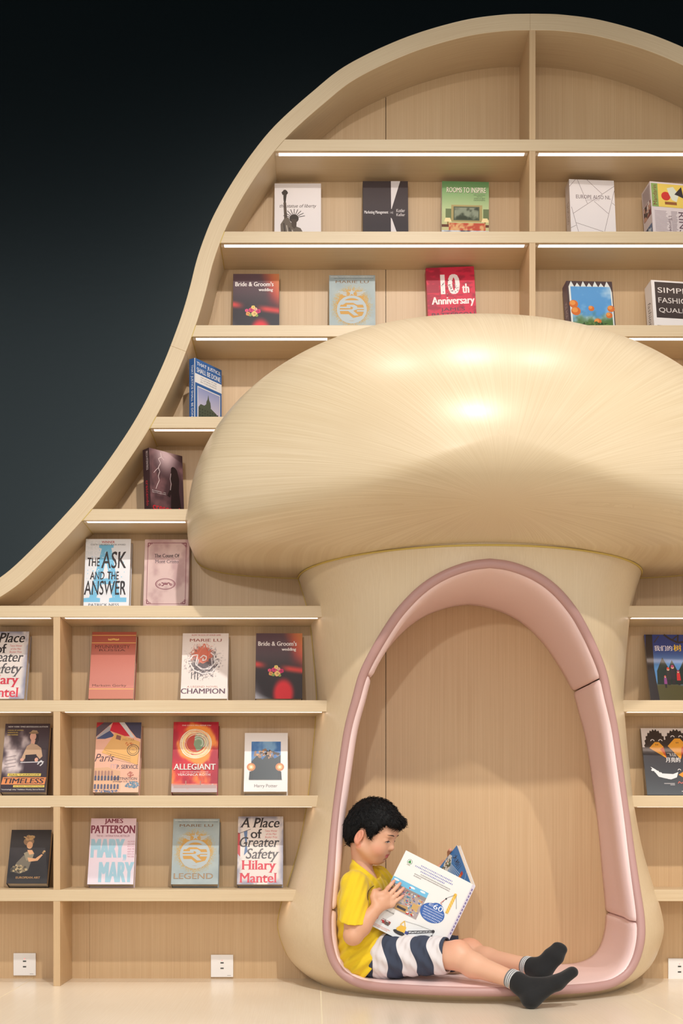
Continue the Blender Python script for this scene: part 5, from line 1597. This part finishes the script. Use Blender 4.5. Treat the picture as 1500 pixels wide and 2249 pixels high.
# printed ring on the chest, half hidden by the hand
def on_shirt(px, py):
    """nearest shirt vertex seen at that pixel"""
    d = V[:, 1] - CAMY
    u = CX + V[:, 0] * FPX / d; v = CY - (V[:, 2] - CAMZ) * FPX / d
    k = np.where(np.hypot(u - px, v - py) < 2.2)[0]
    return V[k[np.argmin(V[k, 1])]] if len(k) else None
pts = []
for k in range(15):
    t_ = math.radians(158 + k * 6)
    q = on_shirt(835 + 27 * math.cos(t_), 1967 + 25 * math.sin(t_))
    if q is not None and q[1] < -.17 and q[0] > .15: pts.append(q)
if len(pts) > 5:
    pts = A3(pts)
    for _ in range(4): pts[1:-1] = (pts[:-2] + pts[2:] + pts[1:-1]) / 3
    tv, tf = tube(pts + A3([.0008, -.0012, 0]), .0009, 5); mk('shirt_print', tv, tf, M['lash'], so, smooth=True)

# ---- shorts
st = Field((.05, -.45, .02), (.62, .02, .26), 0.0030)
st.cone(PEL_R + [.012, 0, -.010], PEL_L + [.012, 0, -.010], .070, .070, .02)
for hp_, kn_ in ((HIP_R, KN_R), (HIP_L, KN_L)):
    st.cone(hp_ + [.0, 0, -.004], hp_ + (kn_ - hp_) * .25, .066, .074, .02); st.cone(hp_ + (kn_ - hp_) * .25, hp_ + (kn_ - hp_) * .88, .074, .064, .02)
def sfold(x, y, z):
    return .0024 * np.sin((x * .8 + z * 1.1 - y * .5) * 2 * math.pi / .062 + 2 * np.sin(x * 16)) + .0012 * np.sin((x - y) * 2 * math.pi / .03 + 14 * z)
st.warp(sfold)
x, y, z = st.ax[0][:, None, None], st.ax[1][None, :, None], st.ax[2][None, None, :]
for hp_, kn_ in ((HIP_R, KN_R), (HIP_L, KN_L)):
    d_ = unit(kn_ - hp_); q = hp_ + (kn_ - hp_) * .90
    pl = (x - q[0]) * d_[0] + (y - q[1]) * d_[1] + (z - q[2]) * d_[2]
    sph = np.sqrt((x - q[0]) ** 2 + (y - q[1]) ** 2 + (z - q[2]) ** 2) - .095
    st._mix((slice(None),) * 3, np.maximum(-pl, sph), .003, 'sub')
    st.cone(hp_ + (kn_ - hp_) * .80, hp_ + (kn_ - hp_) * 1.05, .054, .060, .003, 'sub')
st.D = np.maximum(st.D, (SEATZ + .001) - z)
V, F = st.mesh(2)
dR = unit(KN_R - HIP_R); dL = unit(KN_L - HIP_L)
sR = (V - HIP_R) @ dR; sL = (V - HIP_L) @ dL
rR = np.linalg.norm(V - HIP_R - np.outer(sR, dR), axis=1); rL = np.linalg.norm(V - HIP_L - np.outer(sL, dL), axis=1)
band = np.where(rR <= rL, sR + .012 * np.sin(V[:, 2] * 40), sL)
fast_mesh('shorts', V, F, M['shorts'], person, attr=np.clip(band, 0, .399))

# ---- socks
for f, kn_ in ((FOOT_R, KN_R), (FOOT_L, KN_L)):
    sk = Field(np.minimum(f['toe'], f['heel']) - .09, np.maximum(f['toe'], f['heel']) + .09, 0.0028)
    foot(sk, f, .0)
    d_ = unit(f['a'] - kn_)
    sk.cone(f['a'] - d_ * .012, f['a'] + d_ * .01, .0305, .0285, .012)
    sk.plane(f['a'] - d_ * .006, -d_, .003)
    V, F = sk.mesh(2)
    so = fast_mesh('sock', V, F, M['sock'], person)
    u_ = unit(np.cross(d_, [0, 0, 1])); v_ = np.cross(d_, u_)
    def cuff_ring(s0, s1, r0, name, mat):
        vs = []
        nn, prof = 48, ((s0, r0 - .004), (s0, r0), (s0 + (s1 - s0) * .5, r0 + .0006), (s1, r0), (s1, r0 - .004))
        for i in range(nn):
            a_ = 2 * math.pi * i / nn
            for (ss_, rr_) in prof:
                rr2 = rr_ + .0004 * (i % 2)
                vs.append(f['a'] + d_ * ss_ + (u_ * math.cos(a_) + v_ * math.sin(a_)) * rr2)
        mk(name, vs, gridfaces(nn, 5, True, False), mat, so, smooth=True)
    cuff_ring(-.028, .000, .0316, 'cuff', M['cuff'])
    for k in range(3): cuff_ring(-.0215 + .007 * k, -.0190 + .007 * k, .0324, 'cuff_stripe', M['cuff_white'])

# ---- hair: a cap that follows the skull plus short tapering locks
hr = Field(HO - .16, HO + .18, 0.0028)
hr.ell(hw(.004, 0, .057), (.094, .080, .088), .01, 'add', HR)
hr.ell(hw(-.038, 0, .012), (.054, .066, .066), .03, 'add', HR)
for sd in (-1, 1):
    hr.cone(hw(.034, sd * .069, .052), hw(.030, sd * .067, .008), .012, .007, .012)
hr.cone(hw(.079, -.036, .090), hw(.079, .036, .090), .019, .019, .02)
x, y, z = hr.ax[0][:, None, None], hr.ax[1][None, :, None], hr.ax[2][None, None, :]
X, Y, Z = x - HO[0], y - HO[1], z - HO[2]
lx, ly, lz = (X * HR[0, j] + Y * HR[1, j] + Z * HR[2, j] for j in range(3))
xs_ = A3([-.12, -.075, -.05, -.030, -.012, .006, .020, .034, .044, .056, .066, .09, .13])
zs_ = A3([-.045, -.050, -.044, -.020, .038, .040, .020, .012, .034, .060, .074, .078, .078])
zl = np.interp(lx, xs_, zs_) + .004 * np.sin(lx * 420 + ly * 150) + .003 * np.sin(ly * 310)
hr.D = np.maximum(hr.D, (zl - lz) * .8)
hr.warp(lambda x, y, z: .0012 * np.sin(lx * 300 + ly * 260 + 3 * np.sin(lz * 90)) + .001 * np.sin(ly * 420 - lx * 130))
HV, HF = hr.mesh(1)
n_ = np.zeros_like(HV); fn = np.cross(HV[HF[:, 2]] - HV[HF[:, 0]], HV[HF[:, 3]] - HV[HF[:, 1]])
for i in range(4): np.add.at(n_, HF[:, i], fn)
n_ /= np.maximum(np.linalg.norm(n_, axis=1), 1e-12)[:, None]
rgn = np.random.default_rng(7)
hloc = (HV - HO) @ HR
crown = A3([-.045, 0, .125])
cand = np.where(np.sum(n_ * (HV - hw(0, 0, .04)), axis=1) > 0)[0]
pick = rgn.choice(cand, 6500)
SV, SF = [], []
for i in pick:
    p, nn = HV[i], n_[i]
    l = hloc[i]
    d = l - crown; d[2] -= .02 + .04 * max(0, .1 - l[2]); d[0] += .035
    dw = HR @ d; dw -= nn * np.dot(nn, dw)
    if np.linalg.norm(dw) < 1e-5: continue
    dw = unit(dw + rgn.normal(size=3) * .012 * 0 + 0.06 * rgn.normal(size=3)); dw = unit(dw - nn * np.dot(nn, dw))
    sd_ = np.cross(nn, dw)
    ln = rgn.uniform(.012, .024); w_ = rgn.uniform(.0006, .0012)
    lift = rgn.uniform(-.0006, .0012)
    q0 = p - nn * .0012; q1 = p + dw * ln * .55 + nn * (lift + .0012 - (ln * .55) ** 2 / .17); q2 = p + dw * ln + nn * (lift - ln ** 2 / .165)
    o = len(SV)
    SV += [q0 - sd_ * w_, q0 + sd_ * w_, q1 - sd_ * w_ * .8, q1 + sd_ * w_ * .8, q1 + nn * .0012, q2]
    SF += [(o, o + 2, o + 4), (o, o + 4, o + 1), (o + 1, o + 4, o + 3), (o + 2, o + 5, o + 4), (o + 4, o + 5, o + 3)]
# fringe hanging over the forehead
for k in range(170):
    yy = rgn.uniform(-.052, .052)
    r0 = hw(.082 - abs(yy) * .35 + rgn.uniform(0, .010), yy, rgn.uniform(.082, .098))
    end = hw(.100 - abs(yy) * .62 + rgn.uniform(-.002, .006), yy + rgn.uniform(-.012, .012), rgn.uniform(.056, .076))
    midp = (r0 + end) / 2 + hf * .010 + hu * .004
    sd_ = hl * rgn.uniform(.0007, .0014)
    o = len(SV)
    SV += [r0 - sd_, r0 + sd_, midp - sd_, midp + sd_, midp + hf * .0015, end]
    SF += [(o, o + 2, o + 4), (o, o + 4, o + 1), (o + 1, o + 4, o + 3), (o + 2, o + 5, o + 4), (o + 4, o + 5, o + 3)]
o0 = len(HV)
AV = np.vstack([HV, A3(SV)])
me_f = [tuple(q) for q in HF.tolist()] + [tuple(i + o0 for i in q) for q in SF]
ho = mk('hair', AV, me_f, M['hair'], person, smooth=True)

# ---- eyes: dark lash line with a sliver of iris, and eyebrows, laid on the face's surface
def skin_at(x, y, z, out=.0):
    """start well in front of the face at local (.., y, z) and walk back to the skin"""
    p = hw(x + .03, y, z)
    for _ in range(400):
        ii = (p - body.lo) / body.h
        i0 = np.floor(ii).astype(int); fr = ii - i0
        d = 0.0
        for a_ in (0, 1):
            for b_ in (0, 1):
                for c_ in (0, 1):
                    d += body.D[i0[0] + a_, i0[1] + b_, i0[2] + c_] * (fr[0] if a_ else 1 - fr[0]) * (fr[1] if b_ else 1 - fr[1]) * (fr[2] if c_ else 1 - fr[2])
        if d < .0002: break
        p = p - hf * max(.0002, min(d, .03) * .5)
    return p + hf * out
for sd in (-1, 1):
    up = [skin_at(.085, sd * (.0175 + .0255 * t_), .0185 + .0042 * math.sin(t_ * math.pi) - .0025 * t_ + .001, .0003) for t_ in np.linspace(0, 1, 13)]
    lo_ = [skin_at(.085, sd * (.0195 + .0215 * t_), .0178 - .0012 * math.sin(t_ * math.pi) - .0015 * t_, .0002) for t_ in np.linspace(0, 1, 13)]
    tv, tf = tube(up, [.0005, .0009, .0012, .0014, .0015, .0016, .0016, .0016, .0015, .0014, .0012, .0009, .0005], 6)
    mk('lash_line', tv, tf, M['lash'], person, smooth=True)
    ev = [q + hf * .0002 for q in up] + [q + hf * .0002 for q in lo_]
    eye = mk('eye', ev, [(i, i + 1, i + 14, i + 13) for i in range(12)], M['eye_white'], person, smooth=True)
    iv = [up[i] * (1 - w_) + lo_[i] * w_ + hf * .0006 for w_ in (0.05, .85) for i in range(4, 9)]
    mk('iris', iv, [(i, i + 1, i + 6, i + 5) for i in range(4)], M['lash'], eye, smooth=True)
    br = [skin_at(.085, sd * (.013 + .032 * t_), .0435 + .0035 * math.sin(t_ * 2.2) - .003 * t_ * t_, .0003) for t_ in np.linspace(0, 1, 13)]
    tv, tf = tube(br, [.0006, .0012, .0016, .0018, .0019, .0019, .0018, .0017, .0015, .0013, .0011, .0008, .0004], 6)
    mk('eyebrow', tv, tf, M['brow'], person, smooth=True)
